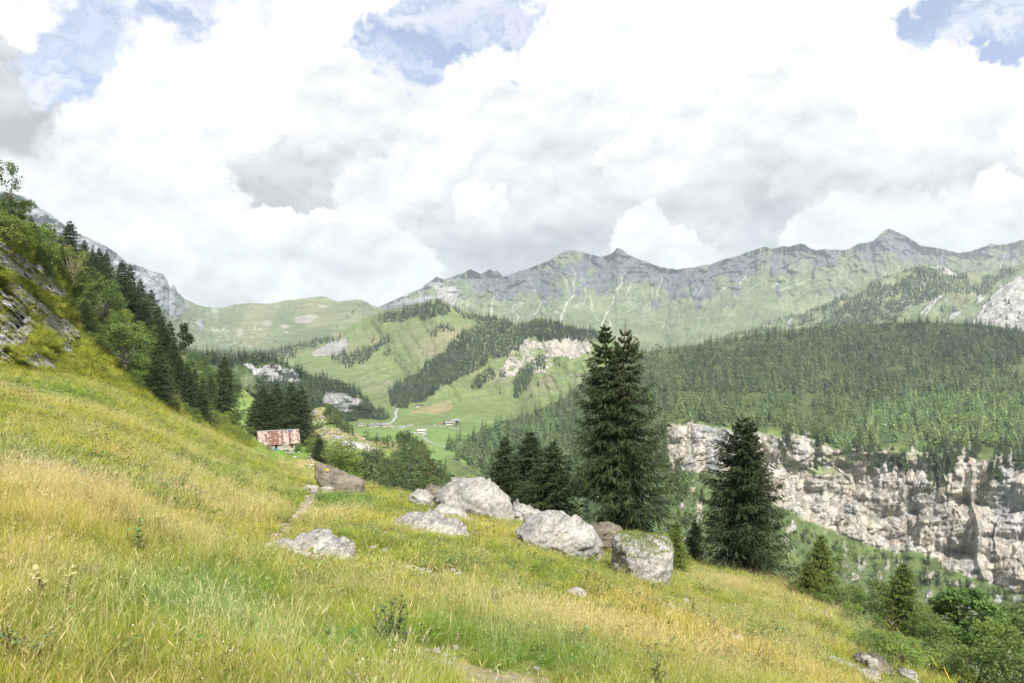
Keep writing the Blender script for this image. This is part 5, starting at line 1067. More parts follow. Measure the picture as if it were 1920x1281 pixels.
ns.append(small(Lc, [[(832,826),(848,822),(848,846),(834,846)]], (7, 9), 13, 'spruce at the near corner of the wood by the valley track', 'spruces at the wood corner', 75))
ns.append(small(Lup, [[(1740,590),(1770,570),(1760,610)],[(1840,560),(1915,560),(1915,600),(1850,610)],[(1520,600),(1560,585),(1560,615)]], (20, 15), 19, 'tiny spruce on the pale slabs of the high slope', 'spruces on the pale slabs', 76))
print('small spruces', ns)

# ================================================================== BROADLEAVED TREES AND SHRUBS
BUSHM = []
for i in range(6):
    g_2, cl = leaf_cloud(80+i, 2300, .046, 38+i*3, cols=(((.10,.17,.036),(.23,.32,.07)), ((.12,.17,.04),(.26,.31,.08)), ((.075,.125,.036),(.17,.235,.06)))[i % 3])
    BUSHM.append((g_2.mesh('foliage'), woody(cl, i, 4, .012, k=9, base=(0,0,-.1), fork=.12).mesh('stems', True)))
def bush(name, p, w, h, v, label, group=None, cat='shrub', rz=0):
    r_ = empty(name, p, label, cat, group, rz); r_.scale = (w, w, h); link('foliage', BUSHM[v][0], MD, r_); link('stems', BUSHM[v][1], MB, r_); return r_
def bushes(lay, polys, sp_, hpx, label, group, seed, vs=(0,1,2,3,4,5)):
    r = np.random.default_rng(seed); n = 0
    for k, poly in enumerate(polys):
        x, y = grid_in(poly, sp_, .9, seed+k)
        for (px, py), p in zip(zip(x, y), lay.at(x, y)):
            h = hpx*p[1]/F*r.uniform(.7, 1.3); w = h*r.uniform(1.0, 1.5); bush('shrub', (p[0], p[1], p[2]-.12*h), w, h, int(r.choice(vs)), label, group, rz=r.uniform(0, 6.28)); n += 1
    return n
nb = []
nb.append(bushes(Ll, [[(-20,385),(20,405),(60,450),(110,490),(160,530),(200,560),(205,590),(170,570),(130,545),(95,510),(60,490),(30,470),(-20,440)]], (17, 15), 44, 'light green shrub in the belt along the hillside crest', 'shrubs along the hillside crest', 81, (0,1,3,4)))
nb.append(bushes(Ll, [[(150,575),(200,590),(240,600),(285,640),(310,690),(330,720),(300,745),(262,735),(225,700),(190,670),(160,625),(140,590)]], (16, 15), 32, 'leafy shrub on the steep hillside below the spruce row', 'shrubs below the spruce row', 82))
nb.append(bushes(Ll, [[(205,560),(250,600),(290,650),(330,700),(350,730),(390,765),(360,760),(300,700),(250,640),(205,590)]], (24, 22), 15, 'dark leafy shrub mixed into the spruce row', 'shrubs in the spruce row', 83, (2,5)))
nb.append(bushes(Ll, [[(330,740),(380,775),(430,790),(470,815),(470,835),(420,822),(360,795),(310,765)]], (15, 12), 20, 'low green shrub at the foot of the hillside near the hut', 'shrubs at the hillside foot', 84))
bush('shrub', (Ll.at(84, 520)[0]), 4.6, 4.2, 2, 'dark leafy shrub overhanging the bare rock', rz=1)
bush('shrub', (Ll.at(150, 610)[0]), 4.8, 5.0, 5, 'dark shrub beside the lower end of the bare rock', rz=2)
for i, (px, py, w) in enumerate(((560,848,3),(585,850,5),(600,862,6),(618,878,7),(640,892,7.5),(632,868,7),(655,905,7),(604,845,5))):
    p = Lh.at(px, py)[0] if py < 900 and px < 640 else PXP(np.array([px]), np.array([py]), 150)[0]; bush('shrub', p, w*1.1, w, i % 6, 'olive green bush in the thicket right of the hut', 'bushes right of the hut', rz=i)
RS = [(1500,1118,31,1.7,1.1,'low shrub at the skirt of the broad dark spruce'),(1570,1135,29,1.9,1.2,'tangled shrub under the yellow green young spruce'),(1450,1098,35,1.4,.8,'flat shrub in the brow grass left of the young spruce'),(1545,1140,28,1.3,.9,'small shrub in front of the young spruce'),(1599,1172,23,1.3,1.1,'round dark green shrub in the grass right of centre'),(1620,1150,27,1.5,1.3,'grey green willow shrub at the brow'),
      (1650,1150,29,2.0,2.2,'tall grey willow shrub beside the lone young spruce'),(1640,1182,24,1.2,.8,'pale shrub below the grey willow'),(1560,1215,17,1.0,.95,'upright dark shrub above the pale flat topped boulder'),(1505,1165,22,.9,.6,'low olive shrub left of the round one'),(1690,1240,14.5,1.7,.75,'spreading juniper on the bottom rocks'),(1640,1225,16,1.5,.7,'dark creeping shrub over the layered ledge'),
      (1735,1200,24,1.7,1.3,'shrub just below the yellow rope'),(1760,1225,20,1.8,1.4,'shrub at the right of the yellow rope'),(1712,1185,27,1.5,1.3,'brushy shrub below the lone young spruce'),(1790,1212,25,2.0,1.7,'shrub left of the broadleaved tree stem'),(1870,1245,20,2.3,1.9,'big green shrub right of the broadleaved tree stem'),(1910,1235,22,2.6,2.3,'shrub at the right frame edge'),(1830,1285,15,1.7,1.3,'shrub at the bottom right corner'),(1900,1300,14,2.0,1.6,'last shrub in the bottom right corner'),(1780,1262,16,1.4,1.0,'low shrub right of the rope end'),
      (1850,1190,27,2.0,1.9,'shrub behind the broadleaved tree crown'),(1745,1175,30,1.6,1.3,'shrub half hidden behind the brow grass'),(1600,1130,32,1.5,1.2,'shrub under the slender young ash'),(1660,1260,13.4,.9,.45,'low green shrub between the ledge and the pointed boulder')]
for i, (px, py, d, w, h, lb) in enumerate(RS): bush('shrub', ((px-CX)/F*d, d, (CY-py)/F*d-.1*h), w*.72, h*.8, (2,5,1,2,0,5)[i % 6], lb, rz=i*1.7)
def leafy_tree(name, px, pyb, d, H, W, seed, label, cols, n=2600, ls=.05, stems=1, lo=.35, clumps=26, trunk=(.16,.14,.12), cat='broadleaved tree'):
    r = np.random.default_rng(seed); g, cl = leaf_cloud(seed, n, ls, clumps, cols=cols); sq = 1-lo
    for v in g.v: v[:, 2] = lo+v[:, 2]*sq
    cl[:, 2] = lo+cl[:, 2]*sq; t = woody(cl, seed, stems, .014, trunk, 20, (0, 0, -.05), lo*.95)
    xf(g, (W, W, H)); xf(t, (W, W, H)); k = d/F
    r_ = empty(name, ((px-CX)*k, d, (CY-pyb)*k), label, cat); link('crown', g.mesh('crown'), MD, r_); link('trunk', t.mesh('trunk', True), MB, r_)
leafy_tree('maple_tree', 1815, 1262, 22, 2.75, 2.5, 201, 'spreading green maple with dark forked stem in the bottom right', ((.06,.12,.03),(.14,.235,.07)), 4200, .060, 1, .38, 26, (.10,.08,.07))
leafy_tree('young_ash', 1591, 1122, 33, 2.6, 1.55, 202, 'slender young ash with airy pale crown behind the young spruces', ((.11,.18,.05),(.20,.27,.08)), 1500, .042, 1, .35, 18, (.32,.29,.25))
leafy_tree('broadleaved_tree', 1905, 1262, 24, 2.4, 2.3, 203, 'dense green tree leaning in at the right frame edge', ((.06,.11,.03),(.13,.21,.06)), 3400, .055, 2, .30, 24)
leafy_tree('rowan_tree', 15, 400, 82, 6.6, 3.2, 204, 'thin upright rowan standing on top of the hillside crest', ((.035,.065,.02),(.08,.13,.035)), 1000, .055, 1, .10, 22, (.2,.18,.15))
leafy_tree('birch_bush', 30, 420, 84, 4.0, 4.0, 205, 'bushy green birch just below the thin rowan', ((.06,.11,.03),(.12,.20,.05)), 2600, .05, 3, .1, 26)
leafy_tree('rowan_bush', 138, 530, 118, 6.6, 5.2, 206, 'yellowing rowan in front of the tall crest spruce', ((.17,.22,.05),(.32,.33,.08)), 1300, .045, 3, .15, 20, (.3,.26,.2))
leafy_tree('maple_bush', 195, 600, 125, 7, 8, 207, 'large mid green maple bush halfway down the hillside', ((.06,.11,.03),(.13,.20,.05)), 3600, .040, 3, .1, 34)
leafy_tree('alder_bush', 235, 690, 120, 8, 8.5, 208, 'big light green alder above the meadow edge', ((.09,.15,.04),(.20,.28,.07)), 3600, .040, 3, .1, 34)
# small plants close to the camera
def plant(name, px, d, H, W, seed, label, nst, leaf, cols, cat='plant', nl=11):
    r = np.random.default_rng(seed); S, L = G(), G(); x, y, z = on(px, d)
    for i in range(nst):
        a = r.uniform(0, 6.28); rr = W*.5*r.uniform(.2, 1); h = H*r.uniform(.55, 1); e = np.array([math.cos(a)*rr, math.sin(a)*rr, h]); b = np.array([math.cos(a)*.04, math.sin(a)*.04, -.03]); m = (b+e)/2+[0, 0, .05*h]
        S.tube([b, m, e], [.006, .0045, .002], (.13,.07,.05), 5)
        for j in range(nl):
            t = .3+.7*j/nl; P = (b*(1-t)+e*t)+[0, 0, .05*h*math.sin(t*3.1)]; az = j*2.4+r.uniform(-.4, .4); s = leaf*r.uniform(.7, 1.2)*(1.1-.4*t)
            D = np.array([math.cos(az), math.sin(az), r.uniform(-.1, .6)])*s; Wv = np.cross(D, [0, 0, 1.])+r.normal(size=3)*s*.15; Wv = Wv/np.linalg.norm(Wv)*s*.36; n_ = np.cross(D, Wv); n_ /= np.linalg.norm(n_)
            mm = r.random(); c = np.array(cols[0])*(1-mm)+np.array(cols[1])*mm
            V = [P, P+D*.35+Wv, P+D*.75+Wv*.75, P+D, P+D*.75-Wv*.75, P+D*.35-Wv, P+D*.5-n_*s*.06]
            L.add(V, None, [(0,1,6),(1,2,6),(2,3,6),(3,4,6),(4,5,6),(5,0,6)], c)
    r_ = empty(name, (x, y, z), label, cat); link('leaves', L.mesh('leaves', False), MD, r_); link('stems', S.mesh('stems', True), MB, r_)
plant('sallow_plant', 742, 5.9, .46, .50, 301, 'dark leafy sallow sprig with red stems left of the bare trail', 15, .060, ((.055,.11,.035),(.11,.17,.05)), nl=13)
plant('willow_plant', 575, 4.6, .32, .46, 302, 'grey green dwarf willow in the grass at the bottom', 12, .036, ((.14,.19,.11),(.22,.27,.17)), nl=12)
plant('willow_plant', 250, 6.6, .34, .30, 303, 'bright green leafy sprig below the straw grass on the left', 5, .075, ((.12,.22,.06),(.20,.30,.08)), nl=7)
plant('pale_plant', 110, 4.4, .30, .30, 304, 'pale yellowing leafy stem in the lower left grass', 3, .070, ((.42,.42,.16),(.52,.50,.22)), nl=7)
plant('thistle_plant', 928, 9.0, .40, .16, 305, 'slim bluish stalk alone in the middle grass', 3, .05, ((.10,.15,.09),(.14,.19,.11)), nl=10)
plant('dock_plant', 1240, 6.5, .36, .18, 306, 'upright dark sprig in straw grass at the bottom middle', 5, .05, ((.06,.10,.04),(.10,.15,.05)), nl=11)
plant('sorrel_plant', 40, 3.5, .3, .4, 307, 'broad soft leaves in the bottom left corner', 7, .07, ((.13,.20,.06),(.2,.27,.1)), nl=6)

# ================================================================== THE HUT
def mat_rust():
    m, g = new_mat('rusted_sheet_metal'); p = g.n('ShaderNodeTexCoord').outputs['Object']; x = g.n('ShaderNodeSeparateXYZ'); g.l(p, x.inputs[0])
    n = g.noise(g.vm('MULTIPLY', p, (1.0, .55, .55)), 1.9, 8, .72); col = g.n('ShaderNodeTexWhiteNoise', noise_dimensions='1D')
    g.l(g.m('FLOOR', g.m('MULTIPLY', x.outputs[0], 1.45)), col.inputs['W']); k = g.m('ADD', n, g.m('MULTIPLY', g.m('SUBTRACT', col.outputs[0], .5), .16))
    f = g.rng(k, .475, .545); sheet = g.mix(g.noise(p, 6, 5, .6), (.25,.22,.20), (.42,.385,.355)); rust = g.mix(g.noise(p, 3, 6, .6), (.10,.045,.034), (.185,.085,.064))
    finish(g, g.mix(f, rust, sheet), .8, .2, n, .3, .02); return m
def mat_stonewall():
    m, g = new_mat('rubble_stone_wall'); p = g.n('ShaderNodeTexCoord').outputs['Object']; v = g.n('ShaderNodeTexVoronoi', feature='DISTANCE_TO_EDGE'); g.l(g.vm('MULTIPLY', p, (1, 1, 1.7)), v.inputs['Vector']); v.inputs['Scale'].default_value = 3.2
    v2 = g.n('ShaderNodeTexVoronoi'); g.l(g.vm('MULTIPLY', p, (1, 1, 1.7)), v2.inputs['Vector']); v2.inputs['Scale'].default_value = 3.2
    e = g.rng(v.outputs['Distance'], .0, .09); c = g.mix(g.rng(v2.outputs['Color'], 0, 1), (.34,.32,.28), (.60,.57,.50)); c = g.mix(1., c, g.mix(g.noise(p, 5, 6, .6), (.7,.7,.7), (1.2,1.2,1.2)), 'MULTIPLY')
    finish(g, g.mix(e, (.16,.15,.13), c), .95, .1, e, .6, .04); return m
M_RUST, M_SW = mat_rust(), mat_stonewall(); M_OBJ = mat_attr('painted_and_weathered', .5, .22, .3, .01)
def build_hut():
    d = 204; k = d/F; root = empty('stone_hut', ((521.5-CX)*k, d, (CY-839)*k), 'old stone hut with a rusty sheet metal roof before dark spruces', 'hut', None, R(25))
    Lh_, W, hw, rise = 11.6, 6.4, 1.75, 3.3; a, b = Lh_/2, W/2
    # walls as a closed ring with gables, front wall cut round the two doors
    def wallbox(c, s): 
        g.box(c, s)
    g = G(); doors = [(-.9, .62), (3.6, .66)]; xs = [-a+.1, -.9-.34, -.9+.34, 3.6-.36, 3.6+.36, a-.1]
    g.box(((xs[0]+xs[1])/2, -b+.25, hw/2-.6), (xs[1]-xs[0], .5, hw+1.2)); g.box(((xs[2]+xs[3])/2, -b+.25, hw/2-.6), (xs[3]-xs[2], .5, hw+1.2)); g.box(((xs[4]+xs[5])/2, -b+.25, hw/2-.6), (xs[5]-xs[4], .5, hw+1.2))
    for q in (doors[0][0], doors[1][0]): g.box((q, -b+.25, hw-.12), (.72, .46, .24)); g.box((q, -b+.30, -.65), (.72, .46, 1.3))
    g.box((0, b-.25, hw/2-.6), (Lh_-.2, .5, hw+1.2))
    for sx in (-1, 1):
        x0, x1 = sx*(a-.1), sx*(a-.55); V = []
        for x in (x0, x1): V += [(x, -b+.5, -1.2), (x, b-.5, -1.2), (x, b-.5, hw+.25), (x, 0, hw+rise-.25), (x, -b+.5, hw+.25)]
        g.add(V, [(0,5,6,1),(1,6,7,2),(2,7,8,3),(3,8,9,4),(4,9,5,0),(0,1,2,4),(5,9,7,6)], [(2,3,4),(7,9,8)])
    link('wall', g.mesh('wall'), M_SW, root)
    g = G(); n = 160; xx = np.linspace(-a-.15, a+.15, n); cor = .028*np.sin(np.arange(n)*np.pi/1.0*.9)
    for sy in (-1, 1):
        rows = []
        for t, th in ((0, 0), (1, 0)):
            y = sy*(b+.45)*t; z = hw+rise-(rise+.42)*t; z = z + (-.30*np.clip((-xx-3.2)/3, 0, 1) if sy < 0 and t == 1 else 0)
            rows.append(np.stack([xx, np.full(n, y - (sy < 0)*t*.25*0), z+cor], 1))
        V = np.concatenate([rows[0], rows[1], rows[0]-[0, 0, .06], rows[1]-[0, 0, .06]]); i = np.arange(n-1)
        q = np.concatenate([np.stack([i, i+1, n+i+1, n+i], 1), np.stack([2*n+i, 3*n+i, 3*n+i+1, 2*n+i+1], 1), np.stack([n+i, n+i+1, 3*n+i+1, 3*n+i], 1)]); g.add(V, q, [(0, n, 3*n), (0, 3*n, 2*n)])
    link('roof', g.mesh('roof'), M_RUST, root)
    g = G(); g.box((3.3, -.22, hw+rise-.02), (1.3, .7, .10), (.07,.16,.42)); g.box((1.9, -.15, hw+rise+.03), (.5, .4, .10), (.10,.20,.45)); link('roof_patch', g.mesh('roof_patch'), M_OBJ, root)
    g = G(); g.box((0, 0, hw+rise+.07), (Lh_+.3, .34, .09), (.52,.50,.48)); link('ridge_cap', g.mesh('ridge_cap'), M_OBJ, root)
    for (q, w), c in zip(doors, ((.05,.028,.02), (.17,.06,.035))):
        g = G(); g.box((q, -b+.32, .72), (.64, .08, 1.45), c)
        for j in range(3): g.box((q-.2+.2*j, -b+.27, .72), (.17, .03, 1.40), tuple(v*1.15 for v in c))
        o = link('door', g.mesh('door'), M_OBJ, root); h = G(); h.box((q+.24, -b+.24, .75), (.04, .05, .16), (.08,.08,.08)); link('handle', h.mesh('handle'), M_OBJ, o)
    g = G(); g.box((1.3, -b-.01, 1.35), (.42, .05, .32), (.04,.04,.04)); o = link('window', g.mesh('window'), M_OBJ, root); g = G()
    for c_, s_ in (((1.3,-b-.03,1.53),(.5,.06,.05)),((1.3,-b-.03,1.17),(.5,.06,.05)),((1.07,-b-.03,1.35),(.05,.06,.31)),((1.53,-b-.03,1.35),(.05,.06,.31))): g.box(c_, s_, (.20,.15,.10))
    link('frame', g.mesh('frame'), M_OBJ, o)
build_hut()
def drystone(name, pts, d, w, h, label, seed):
    r = np.random.default_rng(seed); g = G(); k = d/F; P0 = PXP(np.array([p[0] for p in pts]), np.array([p[1] for p in pts]), d); 
    for a, b in zip(P0[:-1], P0[1:]):
        L = np.linalg.norm(b-a); az = math.atan2(b[1]-a[1], b[0]-a[0])
        for j in range(int(L/.34)):
            for l in range(int(h/.2)):
                t = (j+.5*(l % 2)+r.uniform(.2, .8))/(L/.34); c = a+(b-a)*min(t, 1)+[0, 0, .2*l-.2]+r.normal(size=3)*.04; s = r.uniform(.26, .48); v = r.uniform(.5, 1.1)
                g.box(c, (s, w*r.uniform(.7, 1), .19), (.34*v,.32*v,.29*v), az+r.normal()*.12)
    tag(link(name, g.mesh(name), M_OBJ), label, 'wall')
drystone('dry_stone_wall', [(489,846),(500,848),(511,847)], 199, .7, 1.9, 'grey dry stone retaining wall below the left end of the hut', 1)
drystone('dry_stone_wall', [(490,839),(502,840)], 201, .5, 1.0, 'short dry stone wall against the left gable of the hut', 2)
drystone('dry_stone_wall', [(534,848),(545,850),(552,849)], 196, .5, .7, 'collapsed low stone wall on the grass before the hut', 3)
drystone('stone_heap', [(530,838),(541,837)], 199.5, 1.0, 1.1, 'heap of grey stones against the hut front', 4)
def barrel():
    g = G(); th = np.linspace(0, 1.1, 6); g.tube([(0,0,t) for t in th], [.30,.34,.36,.36,.34,.30], (.05,.17,.46), 14); g.add(np.array([(math.cos(a)*.3, math.sin(a)*.3, 1.1) for a in np.arange(14)/14*6.283]+[(0,0,1.1)]), None, [(i, (i+1) % 14, 14) for i in range(14)], (.09,.22,.52))
    V, q, t, c = g.arr(); g.v = [V*.62]; g.add(V*[.62, .62, .5]+[.55, .2, 0], q, t, c*[1.5, 1.3, 1.1])
    k = 198/F; o = link('water_barrel', g.mesh('water_barrel'), M_OBJ, None, ((514-CX)*k, 198, (CY-845.5)*k)); tag(o, 'pair of joined blue plastic tanks beside the retaining wall', 'tank')
barrel()
rr_ = np.random.default_rng(9)
for grp, lb, pts, lay in (('stones tumbling down the bank below the hut', 'white stone tumbled down the steep bank right of the hut', [(578,840),(575,843),(582,852),(580,858),(584,862),(586,868),(577,866),(583,873),(588,866),(580,878)], Lh),
    ('stones on the lawn before the hut', 'grey stone on the green lawn before the hut', [(557,842),(562,840),(553,846),(539,846),(505,853),(512,854),(530,857),(552,858),(568,857),(561,849)], Lh)):
    for i, (px, py) in enumerate(pts):
        p = lay.at(px, py)[0]; o = link('stone', STM[i % 5], None, None, (p[0], p[1], p[2]+.1)); s = rr_.uniform(.5, 1.1); o.scale = (s*1.2, s, s); o.rotation_euler = (0, 0, i); tag(o, lb, 'stone', grp)
# boulders strewn on the rocky knoll flat
for i, (px, py, s) in enumerate(((680,824,2.6),(674,826,1.6),(690,821,1.4),(662,819,1.2),(697,831,1.8),(702,833,1.4),(671,820,1.),(620,812,2.),(628,818,2.2),(615,806,1.6),(606,800,1.5),(632,806,1.8))):
    p = Lj.at(px, py)[0]; o = link('boulder', STM[(i+2) % 5], None, None, (p[0], p[1], p[2]+.2)); o.scale = (s, s, s); o.rotation_euler = (0, 0, i*1.1); tag(o, 'grey boulder strewn on the rocky flat beyond the hut', 'boulder', 'boulders on the rocky flat')

# ================================================================== VILLAGE ON THE VALLEY FLOOR
def chalet(px, py, wpx, label, rz=0., roof=(.34,.33,.33), wood=(.09,.055,.04), base=(.62,.60,.56), lay=None, hk=1., lk=1.35, name='chalet', cat='chalet'):
    p = (lay or Lc).at(px, py)[0]; d = p[1]; w = wpx/F*d; L, W, h = w, w/lk, w*.26*hk; rise = W*.24
    root = empty(name, tuple(p), label, cat, None, rz); b = .42*h
    g = G(); g.box((0, 0, b/2-1), (L, W, b+2), base); link('stone_base', g.mesh('stone_base'), M_OBJ, root)
    g = G(); g.box((0, 0, b+(h-b)/2), (L*1.01, W*1.01, h-b), wood)
    for sx in (-1, 1): x = sx*L*.505; g.add([(x, -W*.505, h), (x, W*.505, h), (x, 0, h+rise)], None, [(0, 1, 2) if sx > 0 else (0, 2, 1)], wood)
    link('wall', g.mesh('wall'), M_OBJ, root)
    g = G(); o_ = .12*W; a = L/2+.09*L
    for sy in (-1, 1):
        V = []
        for x in (-a, a): V += [(x, 0, h+rise+.25), (x, sy*(W/2+o_), h-rise*o_/(W/2)+.25), (x, sy*(W/2+o_), h-rise*o_/(W/2)-.05), (x, 0, h+rise-.05)]
        g.add(V, [(0,4,5,1),(1,5,6,2),(2,6,7,3),(0,1,2,3),(4,7,6,5)], col=tuple(v*.45 for v in roof))
    rf = link('roof', g.mesh('roof'), M_OBJ, root)
    if W > 7: g = G(); g.box((L*.2, W*.12, h+rise+.5), (.9, .9, 1.6), (.45,.42,.4)); link('chimney', g.mesh('chimney'), M_OBJ, rf)
    for q in (-.3, 0, .3):
        g = G(); g.box((q*L, -W*.512, b+(h-b)*.5), (.09*L, .08, (h-b)*.35), (.03,.03,.035)); link('window', g.mesh('window'), M_OBJ, root)
    g = G(); g.box((L*.32, -W*.505, b*.45), (.09*L, .12, b*.9), (.16,.07,.04)); link('door', g.mesh('door'), M_OBJ, root)
    return root
chalet(677, 798, 11, 'dark wooden chalet alone at the left end of the hamlet', .3)
chalet(696, 801, 11, 'low grey roofed chalet, left of the hamlet centre', .5, roof=(.30,.30,.31))
chalet(707, 799.5, 12, 'broad grey roofed chalet in the middle of the hamlet', .35, roof=(.33,.33,.34))
chalet(709, 794, 7, 'small chalet behind the middle of the hamlet under the wood', .2, roof=(.30,.27,.25))
chalet(699, 794, 5, 'tiny pinkish shed behind the hamlet', 0, roof=(.36,.28,.27))
chalet(723, 799.5, 14, 'pale roofed chalet with reddish front at the hamlet road', .3, roof=(.46,.45,.45), wood=(.22,.07,.05), base=(.6,.5,.46))
chalet(755, 803, 12, 'long low barn with pale roof beside the straight road', .05, roof=(.50,.50,.50), hk=.7, lk=1.7, name='barn', cat='barn')
chalet(790, 811, 14.5, 'large barn with bright white roof on the meadow', .25, roof=(.78,.77,.76), name='barn', cat='barn')
chalet(795, 815.5, 7.5, 'small blue grey roofed shed before the white roofed barn', .2, roof=(.48,.52,.58), wood=(.5,.5,.5))
chalet(779, 813, 6, 'little white shed left of the white roofed barn', .1, roof=(.6,.58,.56), wood=(.45,.3,.25), hk=.8)
chalet(823, 796.5, 7, 'small shed with orange red roof near the grey farmhouses', .1, roof=(.50,.16,.10), hk=.8)
chalet(841, 796.5, 15, 'front grey roofed farmhouse of the pair beside a round tree', .45, roof=(.42,.42,.43))
chalet(853, 792.5, 15, 'rear grey roofed farmhouse of the pair beside a round tree', .35, roof=(.46,.46,.47))
chalet(786, 763, 11, 'dark chalet with brown roof on the slope by the bare patch', -.2, roof=(.26,.17,.15), wood=(.05,.035,.03))
chalet(834, 714, 7, 'chalet with tan roof at the edge of the hill wood', -.3, roof=(.42,.30,.22), wood=(.18,.10,.06))
chalet(790, 657, 5, 'tiny hay barn high on the grassy flank of the middle hill', 0, roof=(.40,.30,.22), wood=(.2,.12,.08))
chalet(628, 625, 8, 'brown alpine barn on the shoulder under the long ridge', .1, roof=(.25,.22,.2), lay=Lhead, hk=.7)
chalet(512, 641, 8, 'dark alpine barn in the grassy valley head', .1, roof=(.20,.21,.25), lay=Lhead, hk=.7)
chalet(538, 625, 7, 'white roofed alpine shed in the valley head', .1, roof=(.7,.7,.7), lay=Lhead, hk=.6)
def car(px, py, col, label, rz):
    p = Lc.at(px, py)[0]; root = empty('parked_car', (p[0], p[1], p[2]+.75), label, 'car', None, rz)
    g = G(); g.box((0, 0, .62), (4.4, 1.8, .62), col); V = [(-1.6,-.85,.93),(1.3,-.85,.93),(1.3,.85,.93),(-1.6,.85,.93),(-1.2,-.7,1.5),(.7,-.7,1.5),(.7,.7,1.5),(-1.2,.7,1.5)]; g.add(V, [(4,5,6,7)], col=col); g.add(V, [(0,1,5,4),(1,2,6,5),(2,3,7,6),(3,0,4,7)], col=(.05,.06,.07)); link('body', g.mesh('body'), M_OBJ, root)
    for sx in (-1.35, 1.35):
        for sy in (-.85, .85): g = G(); g.tube([(sx, sy-.1, .33), (sx, sy+.1, .33)], .33, (.03,.03,.03), 12); link('wheel', g.mesh('wheel'), M_OBJ, root)
for px, py, col, lb in ((766,798.6,(.75,.75,.75),'white car parked nearest the low barn on the straight road'),(769.5,798.4,(.7,.7,.72),'second white car on the straight road from the low barn'),(773,798.4,(.78,.78,.76),'third white car on the straight road from the low barn'),(810,798.6,(.12,.20,.38),'blue car on the straight road before the red shed'),(814.8,798.3,(.72,.72,.7),'white van like car between the blue car and the red shed'),(839,802.4,(.05,.06,.10),'dark car on the road below the grey farmhouses')): car(px, py, col, lb, .05)
leafy_tree('round_tree', 857, 799, 1340, 11.5, 9.5, 209, 'small round tree beside the two grey farmhouses', ((.03,.055,.025),(.06,.09,.04)), 900, .10, 1, .12, 18)
def ribbon(name, lay, pts, w, col, label, up=.5, kind='structure', n=80):
    p = np.array(pts, float); t = np.r_[0, np.cumsum(np.linalg.norm(np.diff(p, axis=0), axis=1))]; tt = np.linspace(0, t[-1], n); X, Y = np.interp(tt, t, p[:,0]), np.interp(tt, t, p[:,1])
    P = lay.at(X, Y); P[:, 2] = np.convolve(np.pad(P[:, 2], 2, mode='edge'), np.ones(5)/5, 'valid')+up; D = np.gradient(P, axis=0); N = np.stack([-D[:,1], D[:,0], 0*D[:,0]], 1); N /= np.linalg.norm(N, axis=1)[:, None]+1e-9
    w *= .75; V = np.concatenate([P+N*w/2, P-N*w/2]); i = np.arange(n-1); q = np.stack([i, n+i, n+i+1, i+1], 1)
    tag(link(name, mesh_np(name, V, q, cols=np.tile(col, (2*n, 1))), M_OBJ), label, None, None, kind)
RC = (.33,.32,.30)
ribbon('road', Lc, [(735,766),(742,765.5),(746.5,767.5),(744,771),(741,774),(741.5,778),(744,780),(742,783),(739,786),(737,790),(732,793.5),(726,796)], 6.5, RC, 'pale winding road entering the valley floor')
ribbon('road', Lc, [(726,796.5),(734,799.5),(744,801),(765,800.3),(800,800),(820,800.3),(832,800.8),(845,802.8),(856,804.2),(864,805)], 8, RC, 'pale straight road through the hamlet')
ribbon('track', Lc, [(733,800),(737,804),(746,805.6),(764,808),(780,815),(792,819),(800,826),(812,832),(824,836),(834,839),(846,843)], 4.5, (.30,.29,.26), 'farm track curving across the meadow to the wood')
ribbon('track', Lc, [(558,684),(580,690),(600,697),(618,703)], 6, (.26,.25,.22), 'pale track crossing the far slope', 1.5)
# yellow rope fence on the right
def fence():
    g = G(); pts = [(1622,1146,29),(1660,1164,24.5),(1681,1177,22),(1716,1203,18.5),(1745,1228,16),(1770,1252,14),(1800,1283,12)]
    P = np.array([PXP(np.array([a]), np.array([b]), c)[0] for a, b, c in pts]); Q = []
    root = empty('rope_fence', tuple(P[0]-[0, 0, .6]), 'thin yellow rope fence running down the right side of the meadow', 'fence'); off = np.array(root.location)
    for a, b in zip(P[:-1], P[1:]):
        for t in np.linspace(0, 1, 8)[:-1]: q = a*(1-t)+b*t; q[2] -= .12*math.sin(t*math.pi); Q.append(q-off)
    Q.append(P[-1]-off); g.tube(Q, .008, (.72,.58,.05), 5); link('rope', g.mesh('rope'), M_OBJ, root)
    for j in (0, 2, 4, 6): q = P[j]-off; g = G(); g.tube([q-[0, 0, .75], q+[0, 0, .06]], [.02, .016], (.10,.09,.08), 6); g.box(q+[0, 0, .03], (.05, .05, .07), (.04,.04,.04)); link('post', g.mesh('post'), M_OBJ, root)
fence()
# dead grey branches lying in the shrubs
def deadwood(px, py, d, L, seed, label):
    r = np.random.default_rng(seed); g = G(); 
    for i in range(7):
        a = r.uniform(-.9, .9); e = np.array([math.sin(a)*L*.6, r.uniform(-.3, .3)*L, abs(math.cos(a))*L*.55*r.uniform(.5, 1.2)]); g.tube([(0,0,0), e*.5+r.normal(size=3)*.05*L, e], [.010,.006,.002], (.33,.30,.27), 5)
    k = d/F; tag(link('dead_branch', g.mesh('dead_branch'), M_OBJ, None, ((px-CX)*k, d, (CY-py)*k)), label, 'branch')
deadwood(1672, 1172, 25, .55, 1, 'bare grey twigs at the foot of the lone young spruce'); deadwood(1905, 1248, 19, 1.1, 2, 'bleached dead branch among the shrubs at the right edge'); deadwood(1868, 1270, 16, .8, 3, 'pale forked dead branch under the right hand shrubs')
